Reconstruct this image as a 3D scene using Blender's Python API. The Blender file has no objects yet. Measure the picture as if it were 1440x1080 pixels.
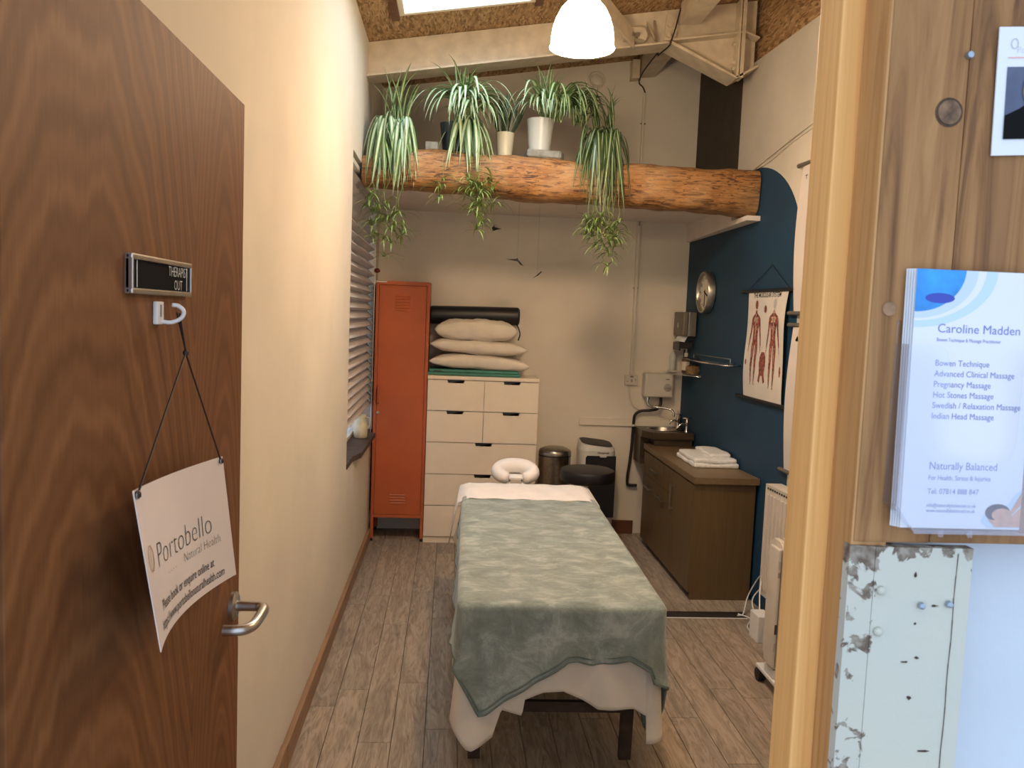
import bpy, bmesh, math, random
from mathutils import Vector, Matrix, Euler
random.seed(7)
PI = math.pi
SC = bpy.context.scene
COL = SC.collection
# ------------------------------------------------------------------ camera
H = 1.6817
def cam_axes(p, y, r):
    cy, sy, cp, sp = math.cos(y), math.sin(y), math.cos(p), math.sin(p)
    f = Vector((sy*cp, cy*cp, -sp)); rt = Vector((cy, -sy, 0)); up = rt.cross(f)
    c, s = math.cos(r), math.sin(r)
    return f, rt*c+up*s, up*c-rt*s
F_, R_, U_ = cam_axes(0.0833, 0.0763, 0.0398)
cd = bpy.data.cameras.new('camera'); cam = bpy.data.objects.new('camera', cd); COL.objects.link(cam)
cam.matrix_world = Matrix(((R_.x, U_.x, -F_.x, 0), (R_.y, U_.y, -F_.y, 0), (R_.z, U_.z, -F_.z, H), (0, 0, 0, 1)))
cd.sensor_width = 36; cd.lens = 1150/1440*36; cd.clip_start = .02
cd.dof.use_dof = True; cd.dof.focus_distance = 3.2; cd.dof.aperture_fstop = 20
SC.camera = cam
# ------------------------------------------------------------------ light
w = bpy.data.worlds.new('sky'); SC.world = w; w.use_nodes = True
wb = w.node_tree.nodes['Background']; wb.inputs[0].default_value = (.66, .80, 1, 1); wb.inputs[1].default_value = 1.65
def lamp(name, typ, loc, power, col, size=.1, rot=(0, 0, 0), sizey=None):
    l = bpy.data.lights.new(name, typ); l.energy = power; l.color = col
    if typ == 'AREA':
        l.size = size
        if sizey: l.shape = 'RECTANGLE'; l.size_y = sizey
    else: l.shadow_soft_size = size
    o = bpy.data.objects.new(name, l); COL.objects.link(o); o.location = loc; o.rotation_euler = rot
    return o
WARM = (1, .74, .47)
lamp('pendant_bulb', 'POINT', (.534, 3.7, 2.862), 66, WARM, .12)
lamp('left_wall_fill', 'POINT', (.98, 2.25, 2.52), 32, WARM, .10)   # added warm fill with no fixture, brightens the left wall from above the frame
sky_a = lamp('rooflight_daylight', 'AREA', (.03, 4.2, 3.80), 40, (.70, .86, 1), .74, (0, math.radians(9.5), 0), 1.25)
vs = SC.view_settings
vs.view_transform = 'Standard'; vs.look = 'None'; vs.gamma = 1; vs.use_curve_mapping = False; vs.exposure = 0.0
# ------------------------------------------------------------------ materials
MATS = {}
def nodes_of(name):
    m = bpy.data.materials.new(name); m.use_nodes = True
    nt = m.node_tree; return m, nt, nt.nodes['Principled BSDF']
def N(nt, t, **k):
    n = nt.nodes.new('ShaderNode'+t)
    for a, b in k.items():
        if a[0] == '_': n.inputs[int(a[1:])].default_value = b
        else: setattr(n, a, b)
    return n
def ramp(nt, fac, stops):
    r = nt.nodes.new('ShaderNodeValToRGB'); e = r.color_ramp.elements
    while len(e) < len(stops): e.new(.5)
    for i, (p, c) in enumerate(stops): e[i].position = p; e[i].color = (*c, 1)
    nt.links.new(fac, r.inputs[0]); return r.outputs[0]
def coords(nt, scale=(1, 1, 1), rand=0, kind='Object'):
    tc = N(nt, 'TexCoord'); mp = N(nt, 'Mapping'); mp.inputs['Scale'].default_value = scale
    nt.links.new(tc.outputs[kind], mp.inputs[0])
    if rand:
        oi = N(nt, 'ObjectInfo'); ml = N(nt, 'VectorMath', operation='SCALE'); ml.inputs[0].default_value = (37.1, 53.7, 91.3)
        nt.links.new(oi.outputs['Random'], ml.inputs['Scale']); nt.links.new(ml.outputs[0], mp.inputs['Location'])
    return mp.outputs[0]
def noise(nt, vec, scale, detail=4, dist=0, rough=.5):
    n = N(nt, 'TexNoise'); n.inputs['Scale'].default_value = scale; n.inputs['Detail'].default_value = detail
    n.inputs['Distortion'].default_value = dist; n.inputs['Roughness'].default_value = rough
    nt.links.new(vec, n.inputs['Vector']); return n.outputs['Fac']
def mixc(nt, fac, a, b, mode='MIX'):
    m = N(nt, 'Mix', data_type='RGBA', blend_type=mode)
    for i, v in ((0, fac), (6, a), (7, b)):
        if isinstance(v, bpy.types.NodeSocket): nt.links.new(v, m.inputs[i])
        elif i == 0: m.inputs[0].default_value = v
        else: m.inputs[i].default_value = (*v, 1)
    return m.outputs[2]
def bump(nt, b, h, strength=.3, dist=.005):
    n = N(nt, 'Bump'); n.inputs['Strength'].default_value = strength; n.inputs['Distance'].default_value = dist
    nt.links.new(h, n.inputs['Height']); nt.links.new(n.outputs[0], b.inputs['Normal'])
def plain(name, col, rough=.5, metal=0, var=.06, scale=8, bmp=0, bscale=60, **k):
    m, nt, b = nodes_of(name)
    v = coords(nt); f = noise(nt, v, scale, 5)
    c2 = tuple(max(0, x*(1-var*2.2)) for x in col); c1 = tuple(min(1, x*(1+var)) for x in col)
    nt.links.new(ramp(nt, f, [(.3, c2), (.7, c1)]), b.inputs['Base Color'])
    b.inputs['Roughness'].default_value = rough; b.inputs['Metallic'].default_value = metal
    for kk, vv in k.items(): b.inputs[kk].default_value = vv
    if bmp: bump(nt, b, noise(nt, v, bscale, 3), bmp, .004)
    MATS[name] = m; return m
def woodmat(name, stops, axis=2, stretch=.08, scale=30, rough=.5, rand=0, bmp=.15, blot=.35, blotc=None, dist=1.2):
    m, nt, b = nodes_of(name)
    s = [1, 1, 1]; s[axis] = stretch
    v = coords(nt, tuple(s), rand)
    f = noise(nt, v, scale, 6, dist, .6)
    c = ramp(nt, f, stops)
    f2 = noise(nt, v, scale*.16, 3, 1.5)
    bc = blotc or tuple(x*.55 for x in stops[0][1])
    c = mixc(nt, ramp(nt, f2, [(.45, (0, 0, 0)), (.75, (blot,)*3)]), c, bc)
    nt.links.new(c, b.inputs['Base Color']); b.inputs['Roughness'].default_value = rough
    if bmp: bump(nt, b, f, bmp, .003)
    MATS[name] = m; return m
plain('plaster', (.66, .605, .51), .85, var=.035, scale=2.2, bmp=.12, bscale=40)
plain('plaster_right', (.60, .55, .47), .85, var=.06, scale=2.5, bmp=.2, bscale=30)
plain('plaster_back', (.76, .70, .60), .85, var=.04, scale=2, bmp=.12, bscale=30)
plain('blue_paint', (.005, .040, .085), .62, var=.08, scale=3, bmp=.1, bscale=60)
plain('soffit_white', (.76, .68, .61), .8, var=.03)
plain('dark_board', (.055, .042, .03), .8, var=.1)
plain('cream_steel', (.66, .56, .42), .5, var=.08, scale=12, bmp=.1)
plain('corridor_white', (.62, .67, .74), .8, var=.05, scale=4, bmp=.2, bscale=50)
plain('white_laminate', (.84, .74, .61), .45, var=.02)
plain('white_plastic', (.62, .58, .52), .4, var=.03)
plain('dial_grey', (.38, .36, .33), .4, var=.03)
plain('bright_plastic', (.78, .76, .74), .35, var=.02)
plain('orange_steel', (.47, .105, .028), .5, var=.07, scale=3)
plain('black_vinyl', (.006, .006, .009), .45, var=.1)
plain('black_plastic', (.012, .012, .013), .4, var=.1)
plain('matt_black', (.006, .006, .006), .9, var=.1, **{'Specular IOR Level': .08})
plain('knot', (.27, .15, .08), .8, var=.35, scale=70)
plain('knot_dark', (.09, .045, .02), .8, var=.3, scale=70)
plain('black_metal', (.02, .02, .02), .35, .6, var=.1)
plain('steel', (.52, .49, .45), .3, 1, var=.06, scale=40)
plain('chrome', (.75, .73, .7), .1, 1, var=.02)
plain('brushed_dark_steel', (.36, .32, .27), .28, 1, var=.1, scale=50)
plain('grey_enamel', (.17, .15, .125), .45, .3, var=.05)
plain('pillow_cotton', (.74, .67, .58), .9, var=.04, bmp=.9, bscale=11)
plain('white_sheet', (.80, .76, .73), .85, var=.03, bmp=.25, bscale=20)
plain('cream_sheet', (.74, .68, .58), .85, var=.03, bmp=.25, bscale=20)
plain('towel', (.86, .84, .82), .95, var=.05, scale=60, bmp=.9, bscale=180)
plain('teal_mat', (.055, .22, .18), .7, var=.08)
plain('dark_wood_sill', (.065, .035, .022), .75, var=.2, scale=20)
plain('radiator_white', (.66, .60, .53), .4, var=.03)
plain('leaf_green', (.05, .115, .03), .45, var=.2, scale=20)
plain('pot_white', (.52, .55, .54), .35, var=.03)
plain('pot_cream', (.60, .58, .46), .4, var=.03)
plain('pot_navy', (.02, .035, .045), .4, var=.1)
plain('stone_grey', (.27, .28, .26), .8, var=.15, scale=30, bmp=.4)
plain('paper', (.74, .74, .76), .6, var=.01)
plain('paper_warm', (.80, .68, .60), .35, var=.03, scale=6)
plain('print_dark', (.05, .035, .025), .5, var=.02)
plain('print_gold', (.45, .28, .12), .5, var=.02)
plain('print_black', (.008, .008, .008), .9, var=.02, **{'Specular IOR Level': .1})
plain('print_white', (.85, .85, .82), .5, var=.01)
plain('print_violet', (.17, .19, .50), .5, var=.01)
plain('print_grey', (.45, .45, .45), .5, var=.01)
plain('print_red', (.85, .35, .33), .5, var=.01)
plain('print_sky', (.03, .30, .85), .4, var=.3, scale=25)
plain('print_deep', (.03, .06, .42), .4, var=.05)
plain('print_pale', (.55, .64, .74), .5, var=.01)
plain('print_aqua', (.52, .66, .72), .5, var=.01)
plain('print_skin', (.62, .33, .20), .5, var=.15, scale=80)
plain('print_hair', (.05, .03, .025), .5, var=.1)
plain('print_blond', (.45, .22, .08), .5, var=.4, scale=90)
plain('print_slate', (.13, .15, .22), .9, var=.15, scale=20, **{'Specular IOR Level': .1})
plain('print_muscle', (.33, .09, .07), .6, var=.55, scale=70)
plain('print_bone', (.60, .42, .30), .6, var=.4, scale=80)
plain('poster_paper', (.68, .63, .56), .7, var=.02)
plain('roller_paper', (.70, .63, .58), .5, var=.02)
plain('print_blueish', (.20, .32, .42), .5, var=.05)
plain('clock_face', (.80, .74, .62), .4, var=.02)
plain('copper', (.20, .09, .06), .35, .9, var=.1)
plain('black_rubber', (.015, .010, .009), .55, var=.1)
plain('knob_red', (.13, .015, .010), .4, var=.1)
plain('bird_card', (.01, .01, .015), .6, var=.1)
plain('wire_white', (.62, .6, .56), .5, var=.02)
plain('wire_grey', (.30, .27, .24), .5, var=.02)
plain('jug_cream', (.62, .54, .36), .4, var=.06, scale=25)
plain('soap_white', (.62, .58, .52), .35, var=.03)
plain('soap_pump', (.10, .04, .03), .3, var=.03)
plain('zinc_screw', (.35, .42, .5), .35, .8, var=.1)
woodmat('cabinet_laminate', [(.3, (.105, .066, .027)), (.7, (.14, .09, .038))], 2, .05, 40, .45, 0, .05, .2)
woodmat('worktop_laminate', [(.3, (.15, .10, .052)), (.7, (.19, .13, .07))], 1, .05, 40, .4, 0, .05, .2)
woodmat('walnut_laminate', [(.3, (.04, .028, .018)), (.7, (.075, .052, .034))], 0, .06, 40, .3, 0, .05, .2)
woodmat('skirting_wood', [(.3, (.21, .115, .055)), (.7, (.33, .19, .10))], 1, .06, 40, .5, 0, .2, .4)
woodmat('dark_skirting', [(.3, (.10, .035, .015)), (.7, (.15, .06, .025))], 0, .06, 40, .5, 0, .1, .4)
woodmat('pine', [(.25, (.38, .165, .050)), (.55, (.56, .285, .10)), (.8, (.46, .21, .065))], 2, .035, 60, .45, 1, .08, .25, (.30, .17, .07), 2.0)
woodmat('rough_plank', [(.28, (.11, .045, .015)), (.45, (.29, .135, .046)), (.62, (.39, .20, .075)), (.8, (.27, .125, .045))], 2, .07, 38, .85, 1, .35, .75, (.16, .07, .03), 1.6)
woodmat('pine_lit', [(.25, (.72, .33, .09)), (.55, (.92, .48, .155)), (.8, (.80, .38, .115))], 2, .02, 130, .45, 1, .05, .15, (.40, .22, .08), .6)  # finer-grained pine, its colour raised so the door stop looks brighter lit
# knotty pine lining with oval figure
def cathedral(name, c1, c2, c3, centres, k, freq, grain_axis=2, rough=.4):
    m, nt, b = nodes_of(name)
    tc = N(nt, 'TexCoord'); sp = N(nt, 'SeparateXYZ'); nt.links.new(tc.outputs['Object'], sp.inputs[0])
    def M(op, a, bb=None):
        n = N(nt, 'Math', operation=op)
        for i, v in enumerate((a, bb)):
            if v is None: continue
            if isinstance(v, (int, float)): n.inputs[i].default_value = v
            else: nt.links.new(v, n.inputs[i])
        return n.outputs[0]
    Y, Z = sp.outputs[1], sp.outputs[2]
    ds = []
    for yc, kk in zip(centres, k):
        d = M('SUBTRACT', Y, yc); ds.append(M('MULTIPLY', M('MULTIPLY', d, d), kk))
    d = ds[0]
    for e in ds[1:]: d = M('SMOOTH_MIN', d, e); d.node.inputs[2].default_value = .15
    mp = coords(nt, (1, 6, 1.6)); nz = noise(nt, mp, 1.6, 6, .3, .55)
    mp2 = coords(nt, (1, 60, 1.4)); fine = noise(nt, mp2, 5, 5, .3, .6)
    f = M('ADD', M('ADD', Z, d), M('MULTIPLY', nz, .17))
    s = M('SINE', M('MULTIPLY', f, freq*2.1)); s2 = M('SINE', M('MULTIPLY', f, freq*5.3))
    q = M('ADD', M('MULTIPLY', s, .15), M('MULTIPLY', s2, .11))
    q = M('ADD', M('ADD', q, M('MULTIPLY', fine, .40)), .30)
    c = ramp(nt, q, [(.15, c1), (.5, c2), (.9, c3)])
    big = noise(nt, coords(nt, (1, 2, .6)), 1.7, 2)
    c = mixc(nt, ramp(nt, big, [(.45, (0, 0, 0)), (.8, (.25,)*3)]), c, tuple(x*.6 for x in c1))
    nt.links.new(c, b.inputs['Base Color']); b.inputs['Roughness'].default_value = rough
    MATS[name] = m; b.inputs['Specular IOR Level'].default_value = .22
cathedral('door_veneer', (.115, .042, .014), (.165, .064, .021), (.235, .100, .036), (.16, .69), (5.5, 30), 24, rough=.6)
# floor plank
def floor_mat():
    m, nt, b = nodes_of('grey_oak')
    v = coords(nt, (1, .13, 1), 1); f = noise(nt, v, 26, 8, 3.2, .62)
    c = ramp(nt, f, [(.28, (.085, .062, .043)), (.46, (.22, .165, .115)), (.6, (.33, .255, .185)), (.78, (.22, .17, .125))])
    ring = N(nt, 'TexWave', wave_type='RINGS', rings_direction='Y'); ring.inputs['Scale'].default_value = 9; ring.inputs['Distortion'].default_value = 9
    ring.inputs['Detail'].default_value = 4; ring.inputs['Detail Scale'].default_value = 1.3
    nt.links.new(coords(nt, (1, .16, 1), 1), ring.inputs['Vector'])
    c = mixc(nt, ramp(nt, ring.outputs['Fac'], [(.0, (.42,)*3), (.35, (.0,)*3)]), c, (.10, .075, .055))
    oi = N(nt, 'ObjectInfo')
    c = mixc(nt, .55, c, ramp(nt, oi.outputs['Random'], [(0, (.42, .42, .45)), (.5, (.62, .60, .57)), (1, (.8, .76, .70))]), 'MULTIPLY')
    g = N(nt, 'Gamma'); g.inputs[1].default_value = .76; nt.links.new(c, g.inputs[0])
    nt.links.new(g.outputs[0], b.inputs['Base Color']); b.inputs['Roughness'].default_value = .5
    bump(nt, b, f, .25, .002); MATS['grey_oak'] = m
floor_mat()
def osb_mat():
    m, nt, b = nodes_of('strand_board')
    v = coords(nt)
    w1 = N(nt, 'TexNoise'); w1.inputs['Scale'].default_value = 3; nt.links.new(v, w1.inputs['Vector'])
    vm = N(nt, 'VectorMath', operation='MULTIPLY_ADD'); vm.inputs[1].default_value = (.12, .12, .12)
    nt.links.new(w1.outputs['Color'], vm.inputs[0]); nt.links.new(v, vm.inputs[2])
    cols = None
    for i, rz in enumerate((.3, 1.5, 2.4)):
        mp = N(nt, 'Mapping'); mp.inputs['Rotation'].default_value = (0.3*i, .2, rz); mp.inputs['Scale'].default_value = (1, .20, .9)
        nt.links.new(vm.outputs[0], mp.inputs[0])
        vo = N(nt, 'TexVoronoi'); vo.inputs['Scale'].default_value = 72+15*i; nt.links.new(mp.outputs[0], vo.inputs['Vector'])
        sx = N(nt, 'SeparateColor'); nt.links.new(vo.outputs['Color'], sx.inputs[0])
        c = ramp(nt, sx.outputs[0], [(0, (.17, .09, .035)), (.35, (.33, .19, .085)), (.7, (.44, .27, .13)), (1, (.54, .36, .19))])
        cols = c if cols is None else mixc(nt, ramp(nt, sx.outputs[1], [(.45, (0, 0, 0)), (.5, (1, 1, 1))]), cols, c)
    nt.links.new(cols, b.inputs['Base Color']); b.inputs['Roughness'].default_value = .75
    MATS['strand_board'] = m
osb_mat()
def log_mat():
    m, nt, b = nodes_of('knotty_log')
    v = coords(nt, (.16, 1, 1)); f = noise(nt, v, 30, 8, 1.8, .65)
    c = ramp(nt, f, [(.3, (.14, .052, .014)), (.5, (.33, .15, .045)), (.72, (.44, .25, .10))])
    g = noise(nt, coords(nt, (.15, 1, 1)), 62, 4, 1.2, .6)
    c = mixc(nt, ramp(nt, g, [(.535, (0, 0, 0)), (.60, (.9,)*3)]), c, (.06, .022, .010))
    vo = N(nt, 'TexVoronoi'); vo.inputs['Scale'].default_value = 26; nt.links.new(coords(nt, (.7, 1, 1)), vo.inputs['Vector'])
    c = mixc(nt, ramp(nt, vo.outputs['Distance'], [(.06, (.9,)*3), (.11, (0, 0, 0))]), c, (.03, .012, .008))
    h = noise(nt, coords(nt, (1, 1, 1)), 5, 2, 0)
    c = mixc(nt, ramp(nt, h, [(.45, (0, 0, 0)), (.7, (.35,)*3)]), c, (.50, .34, .18))
    nt.links.new(c, b.inputs['Base Color']); b.inputs['Roughness'].default_value = .55
    bump(nt, b, f, .6, .01); MATS['knotty_log'] = m
log_mat()
def velvet():
    m, nt, b = nodes_of('velvet_fleece')
    v = coords(nt, (1, 1.5, 1)); f = noise(nt, v, 8, 10, .45, .72); g = noise(nt, coords(nt), 160, 2)
    c = ramp(nt, f, [(.36, (.175, .215, .195)), (.50, (.245, .295, .275)), (.64, (.40, .455, .43))])
    nt.links.new(c, b.inputs['Base Color']); b.inputs['Roughness'].default_value = .9
    b.inputs['Sheen Weight'].default_value = .35; b.inputs['Sheen Roughness'].default_value = .4
    bump(nt, b, mixc(nt, .2, f, g), .55, .012); MATS['velvet_fleece'] = m
velvet()
plain('fleece_hem', (.16, .21, .185), .85, var=.1)
def rusty():
    m, nt, b = nodes_of('flaking_paint')
    v = coords(nt); f = noise(nt, v, 48, 8, .6, .6); g = noise(nt, v, 7, 3)
    c = ramp(nt, g, [(.35, (.52, .53, .47)), (.7, (.57, .55, .45))])
    sp = N(nt, 'SeparateXYZ'); nt.links.new(v, sp.inputs[0])
    # wear is heavier on the folded left edge and at the cut top
    ma = N(nt, 'MapRange'); ma.inputs[1].default_value = -.026; ma.inputs[2].default_value = -.036; ma.inputs[3].default_value = 0; ma.inputs[4].default_value = .22
    nt.links.new(sp.outputs[0], ma.inputs[0])
    mb = N(nt, 'MapRange'); mb.inputs[1].default_value = .660; mb.inputs[2].default_value = .699; mb.inputs[3].default_value = 0; mb.inputs[4].default_value = .34
    nt.links.new(sp.outputs[2], mb.inputs[0])
    a = N(nt, 'Math', operation='ADD'); nt.links.new(ma.outputs[0], a.inputs[0]); nt.links.new(mb.outputs[0], a.inputs[1])
    a2 = N(nt, 'Math', operation='ADD'); nt.links.new(a.outputs[0], a2.inputs[0]); nt.links.new(f, a2.inputs[1])
    c = mixc(nt, ramp(nt, a2.outputs[0], [(.775, (0, 0, 0)), (.80, (1, 1, 1))]), c, mixc(nt, ramp(nt, noise(nt, v, 90, 3), [(.4, (0, 0, 0)), (.6, (1, 1, 1))]), (.13, .09, .06), (.33, .28, .22)))
    nt.links.new(c, b.inputs['Base Color']); b.inputs['Roughness'].default_value = .6
    bump(nt, b, a2.outputs[0], .4, .002); MATS['flaking_paint'] = m
rusty()
def glassy(name, alpha=.12, col=(.9, .95, 1), rough=.05):
    m = bpy.data.materials.new(name); m.use_nodes = True; nt = m.node_tree; nt.nodes.clear()
    o = N(nt, 'OutputMaterial'); mx = N(nt, 'MixShader'); t = N(nt, 'BsdfTransparent'); g = N(nt, 'BsdfGlossy') if alpha < .5 else N(nt, 'BsdfPrincipled')
    g.inputs[0].default_value = (*col, 1); g.inputs['Roughness'].default_value = rough
    t.inputs[0].default_value = (*[min(1, .88+.12*c) for c in col], 1)
    fr = N(nt, 'LayerWeight'); fr.inputs[0].default_value = .35
    r = ramp(nt, fr.outputs['Facing'], [(0, (alpha,)*3), (1, (min(1, alpha+.45),)*3)])
    nt.links.new(r, mx.inputs[0]); nt.links.new(t.outputs[0], mx.inputs[1]); nt.links.new(g.outputs[0], mx.inputs[2]); nt.links.new(mx.outputs[0], o.inputs[0])
    MATS[name] = m
glassy('clear_glass', .08); glassy('acrylic', .038, (.8, .83, .95), .15); glassy('frosted_bottle', .6, (.65, .7, .66), .4)
def emit(name, col, s):
    m, nt, b = nodes_of(name); b.inputs['Base Color'].default_value = (*col, 1)
    b.inputs['Emission Color'].default_value = (*col, 1); b.inputs['Emission Strength'].default_value = s; MATS[name] = m
emit('opal_glass_lit', (1, .80, .56), 17)
def blindmat():
    m = bpy.data.materials.new('pleated_fabric'); m.use_nodes = True; nt = m.node_tree; b = nt.nodes['Principled BSDF']
    c = ramp(nt, noise(nt, coords(nt), 30, 3), [(.3, (.60, .53, .47)), (.7, (.68, .60, .54))]); nt.links.new(c, b.inputs['Base Color'])
    tr = N(nt, 'BsdfTranslucent'); tr.inputs[0].default_value = (.7, .66, .62, 1); mx = N(nt, 'MixShader'); mx.inputs[0].default_value = .25
    nt.links.new(b.outputs[0], mx.inputs[1]); nt.links.new(tr.outputs[0], mx.inputs[2]); nt.links.new(mx.outputs[0], nt.nodes['Material Output'].inputs[0])
    MATS['pleated_fabric'] = m
blindmat()
def leafmat(name, edge, centre, wid, young=None):
    m, nt, b = nodes_of(name); uv = N(nt, 'UVMap'); sp = N(nt, 'SeparateXYZ'); nt.links.new(uv.outputs[0], sp.inputs[0])
    c = ramp(nt, sp.outputs[0], [(0, edge), (wid, edge), (wid+.06, centre), (1-wid-.06, centre), (1-wid, edge), (1, edge)])
    oi = N(nt, 'ObjectInfo'); c = mixc(nt, .5, c, ramp(nt, oi.outputs['Random'], [(0, (.6, .65, .5)), (1, (1, 1, 1))]), 'MULTIPLY')
    nt.links.new(c, b.inputs['Base Color']); b.inputs['Roughness'].default_value = .38; MATS[name] = m
leafmat('spider_leaf', (.10, .19, .05), (.50, .58, .36), .30)
leafmat('spider_leaf_pale', (.14, .27, .09), (.62, .70, .52), .22)
leafmat('plantlet_leaf', (.16, .25, .06), (.33, .42, .13), .30)
leafmat('snake_leaf', (.14, .17, .06), (.014, .034, .018), .06)
leafmat('spider_leaf_shaded', (.035, .075, .022), (.34, .40, .24), .34)  # spider leaf darkened in colour to imitate dimmer light on the rightmost plant
# ------------------------------------------------------------------ mesh helpers
def vx(bm, pts): return [bm.verts.new(p) for p in pts]
def fc(bm, vs_, mi=0):
    try: f = bm.faces.new(vs_); f.material_index = mi; return f
    except ValueError: return None
def box(bm, a, b, bev=0, seg=2):
    x0, x1 = sorted((a[0], b[0])); y0, y1 = sorted((a[1], b[1])); z0, z1 = sorted((a[2], b[2]))
    v = vx(bm, [(x, y, z) for z in (z0, z1) for y in (y0, y1) for x in (x0, x1)])
    fs = [fc(bm, [v[i] for i in q]) for q in ((0, 2, 3, 1), (4, 5, 7, 6), (0, 1, 5, 4), (2, 6, 7, 3), (0, 4, 6, 2), (1, 3, 7, 5))]
    if bev:
        es = list({e for f in fs for e in f.edges})
        bmesh.ops.bevel(bm, geom=es, offset=bev, segments=seg, affect='EDGES', profile=.6, clamp_overlap=True)
    return bm
def prism(bm, pts, d):
    a = vx(bm, pts); d = Vector(d); b = vx(bm, [Vector(p)+d for p in pts]); n = len(pts)
    fc(bm, a[::-1]); fc(bm, b)
    for i in range(n): fc(bm, [a[i], a[(i+1) % n], b[(i+1) % n], b[i]])
    return bm
def frame(d):
    d = Vector(d).normalized(); u = d.cross(Vector((0, 0, 1)))
    if u.length < 1e-3: u = Vector((1, 0, 0))
    u.normalize(); return u, d.cross(u)
def tube(bm, pts, r, seg=8, cap=True):
    pts = [Vector(p) for p in pts]; rings = []
    u, v = frame(pts[1]-pts[0])
    for i, p in enumerate(pts):
        t = (pts[min(i+1, len(pts)-1)]-pts[max(i-1, 0)]).normalized()
        u = (u-t*u.dot(t)).normalized(); v = t.cross(u)
        rr = r[i] if isinstance(r, (list, tuple)) else r
        rings.append(vx(bm, [p+(u*math.cos(2*PI*k/seg)+v*math.sin(2*PI*k/seg))*rr for k in range(seg)]))
    for a, b in zip(rings, rings[1:]):
        for k in range(seg): fc(bm, [a[k], a[(k+1) % seg], b[(k+1) % seg], b[k]])
    if cap: fc(bm, rings[0][::-1]); fc(bm, rings[-1])
    return bm
def smoothpath(pts, n=6):
    P = [Vector(p) for p in pts]; P = [P[0]*2-P[1]]+P+[P[-1]*2-P[-2]]; out = []
    for i in range(1, len(P)-2):
        for k in range(n):
            t = k/n; a, b, c, d = P[i-1:i+3]
            out.append(.5*((2*b)+(c-a)*t+(2*a-5*b+4*c-d)*t*t+(3*b-a-3*c+d)*t**3))
    out.append(P[-2]); return out
def lathe(bm, prof, c=(0, 0, 0), seg=24, axis='z', cap=True):
    rings = []
    for r, h in prof:
        pts = []
        for k in range(seg):
            a = 2*PI*k/seg; x, y = r*math.cos(a), r*math.sin(a)
            pts.append({'z': (c[0]+x, c[1]+y, c[2]+h), 'x': (c[0]+h, c[1]+x, c[2]+y), 'y': (c[0]+y, c[1]+h, c[2]+x)}[axis])
        rings.append(vx(bm, pts))
    for a, b in zip(rings, rings[1:]):
        for k in range(seg): fc(bm, [a[k], a[(k+1) % seg], b[(k+1) % seg], b[k]])
    if cap: fc(bm, rings[0][::-1]); fc(bm, rings[-1])
    return bm
def grid(bm, fn, nu, nv, closed=False, uv=False):
    V = [[bm.verts.new(fn(i/(nu-(0 if closed else 1)), j/(nv-1))) for j in range(nv)] for i in range(nu)]
    for i in range(nu if closed else nu-1):
        for j in range(nv-1):
            fc(bm, [V[i][j], V[(i+1) % nu][j], V[(i+1) % nu][j+1], V[i][j+1]])
    return V
def B(): return bmesh.new()
def loc_of(o):
    v = Vector((0, 0, 0))
    while o: v += Vector(o.location); o = o.parent
    return v
def obj(name, bm, m, parent=None, smooth=False, origin=None, label=None, kind=None, keep=False, nrm=True):
    """world-space bmesh -> one linked object (its mesh moved into its own or its parent's frame)"""
    if nrm: bmesh.ops.recalc_face_normals(bm, faces=bm.faces)
    o_ = Vector((0, 0, 0))
    if parent is not None: o_ = loc_of(parent)
    elif origin is not None: o_ = Vector(origin)
    if not keep and o_.length: bmesh.ops.translate(bm, verts=bm.verts, vec=-o_)
    me = bpy.data.meshes.new(name); bm.to_mesh(me); bm.free()
    if smooth:
        for p in me.polygons: p.use_smooth = True
        if smooth == 'auto':
            try: me.set_sharp_from_angle(angle=math.radians(38))
            except Exception: pass
    for mm in (m if isinstance(m, (list, tuple)) else [m]): me.materials.append(MATS[mm] if isinstance(mm, str) else mm)
    o = bpy.data.objects.new(name, me); COL.objects.link(o)
    if parent is not None: o.parent = parent
    elif origin is not None: o.location = origin
    if label: o['label'] = label
    if kind: o['kind'] = kind
    return o
def thing(name, label, cat, loc=(0, 0, 0), group=None):
    o = bpy.data.objects.new(name, None); COL.objects.link(o); o.location = loc; o.empty_display_size = .05
    o['label'] = label; o['category'] = cat
    if group: o['group'] = group
    return o
def tag(o, label, cat, group=None):
    o['label'] = label; o['category'] = cat
    if group: o['group'] = group
    return o
def struct(name, bm, m, parent=None, **k):
    o = obj(name, bm, m, parent, **k)
    if parent is None: o['kind'] = 'structure'
    return o
_tc = {}
def text_bm(s, size, fn, bm=None, align='LEFT', offset=0, sx=1.0, spacing=1.0, res=3):
    """flat lettering as mesh; fn maps (u, v) in metres on the label to world"""
    c = bpy.data.curves.new('t', 'FONT'); c.body = s; c.size = size; c.align_x = align; c.resolution_u = res
    c.offset = offset; c.space_character = spacing
    o = bpy.data.objects.new('t', c); COL.objects.link(o)
    dg = bpy.context.evaluated_depsgraph_get(); me = bpy.data.meshes.new_from_object(o.evaluated_get(dg))
    bm = bm or B(); vs_ = [bm.verts.new(fn(v.co.x*sx, v.co.y)) for v in me.vertices]
    for p in me.polygons: fc(bm, [vs_[i] for i in p.vertices])
    bpy.data.objects.remove(o); bpy.data.meshes.remove(me); bpy.data.curves.remove(c)
    return bm
def flatpoly(bm, pts, fn): fc(bm, vx(bm, [fn(*p) for p in pts])); return bm
def ell(cx, cy, rx, ry, n=20, a0=0, a1=2*PI): return [(cx+rx*math.cos(a0+(a1-a0)*k/n), cy+ry*math.sin(a0+(a1-a0)*k/n)) for k in range(n if abs(a1-a0-2*PI) < 1e-6 else n+1)]
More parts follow.
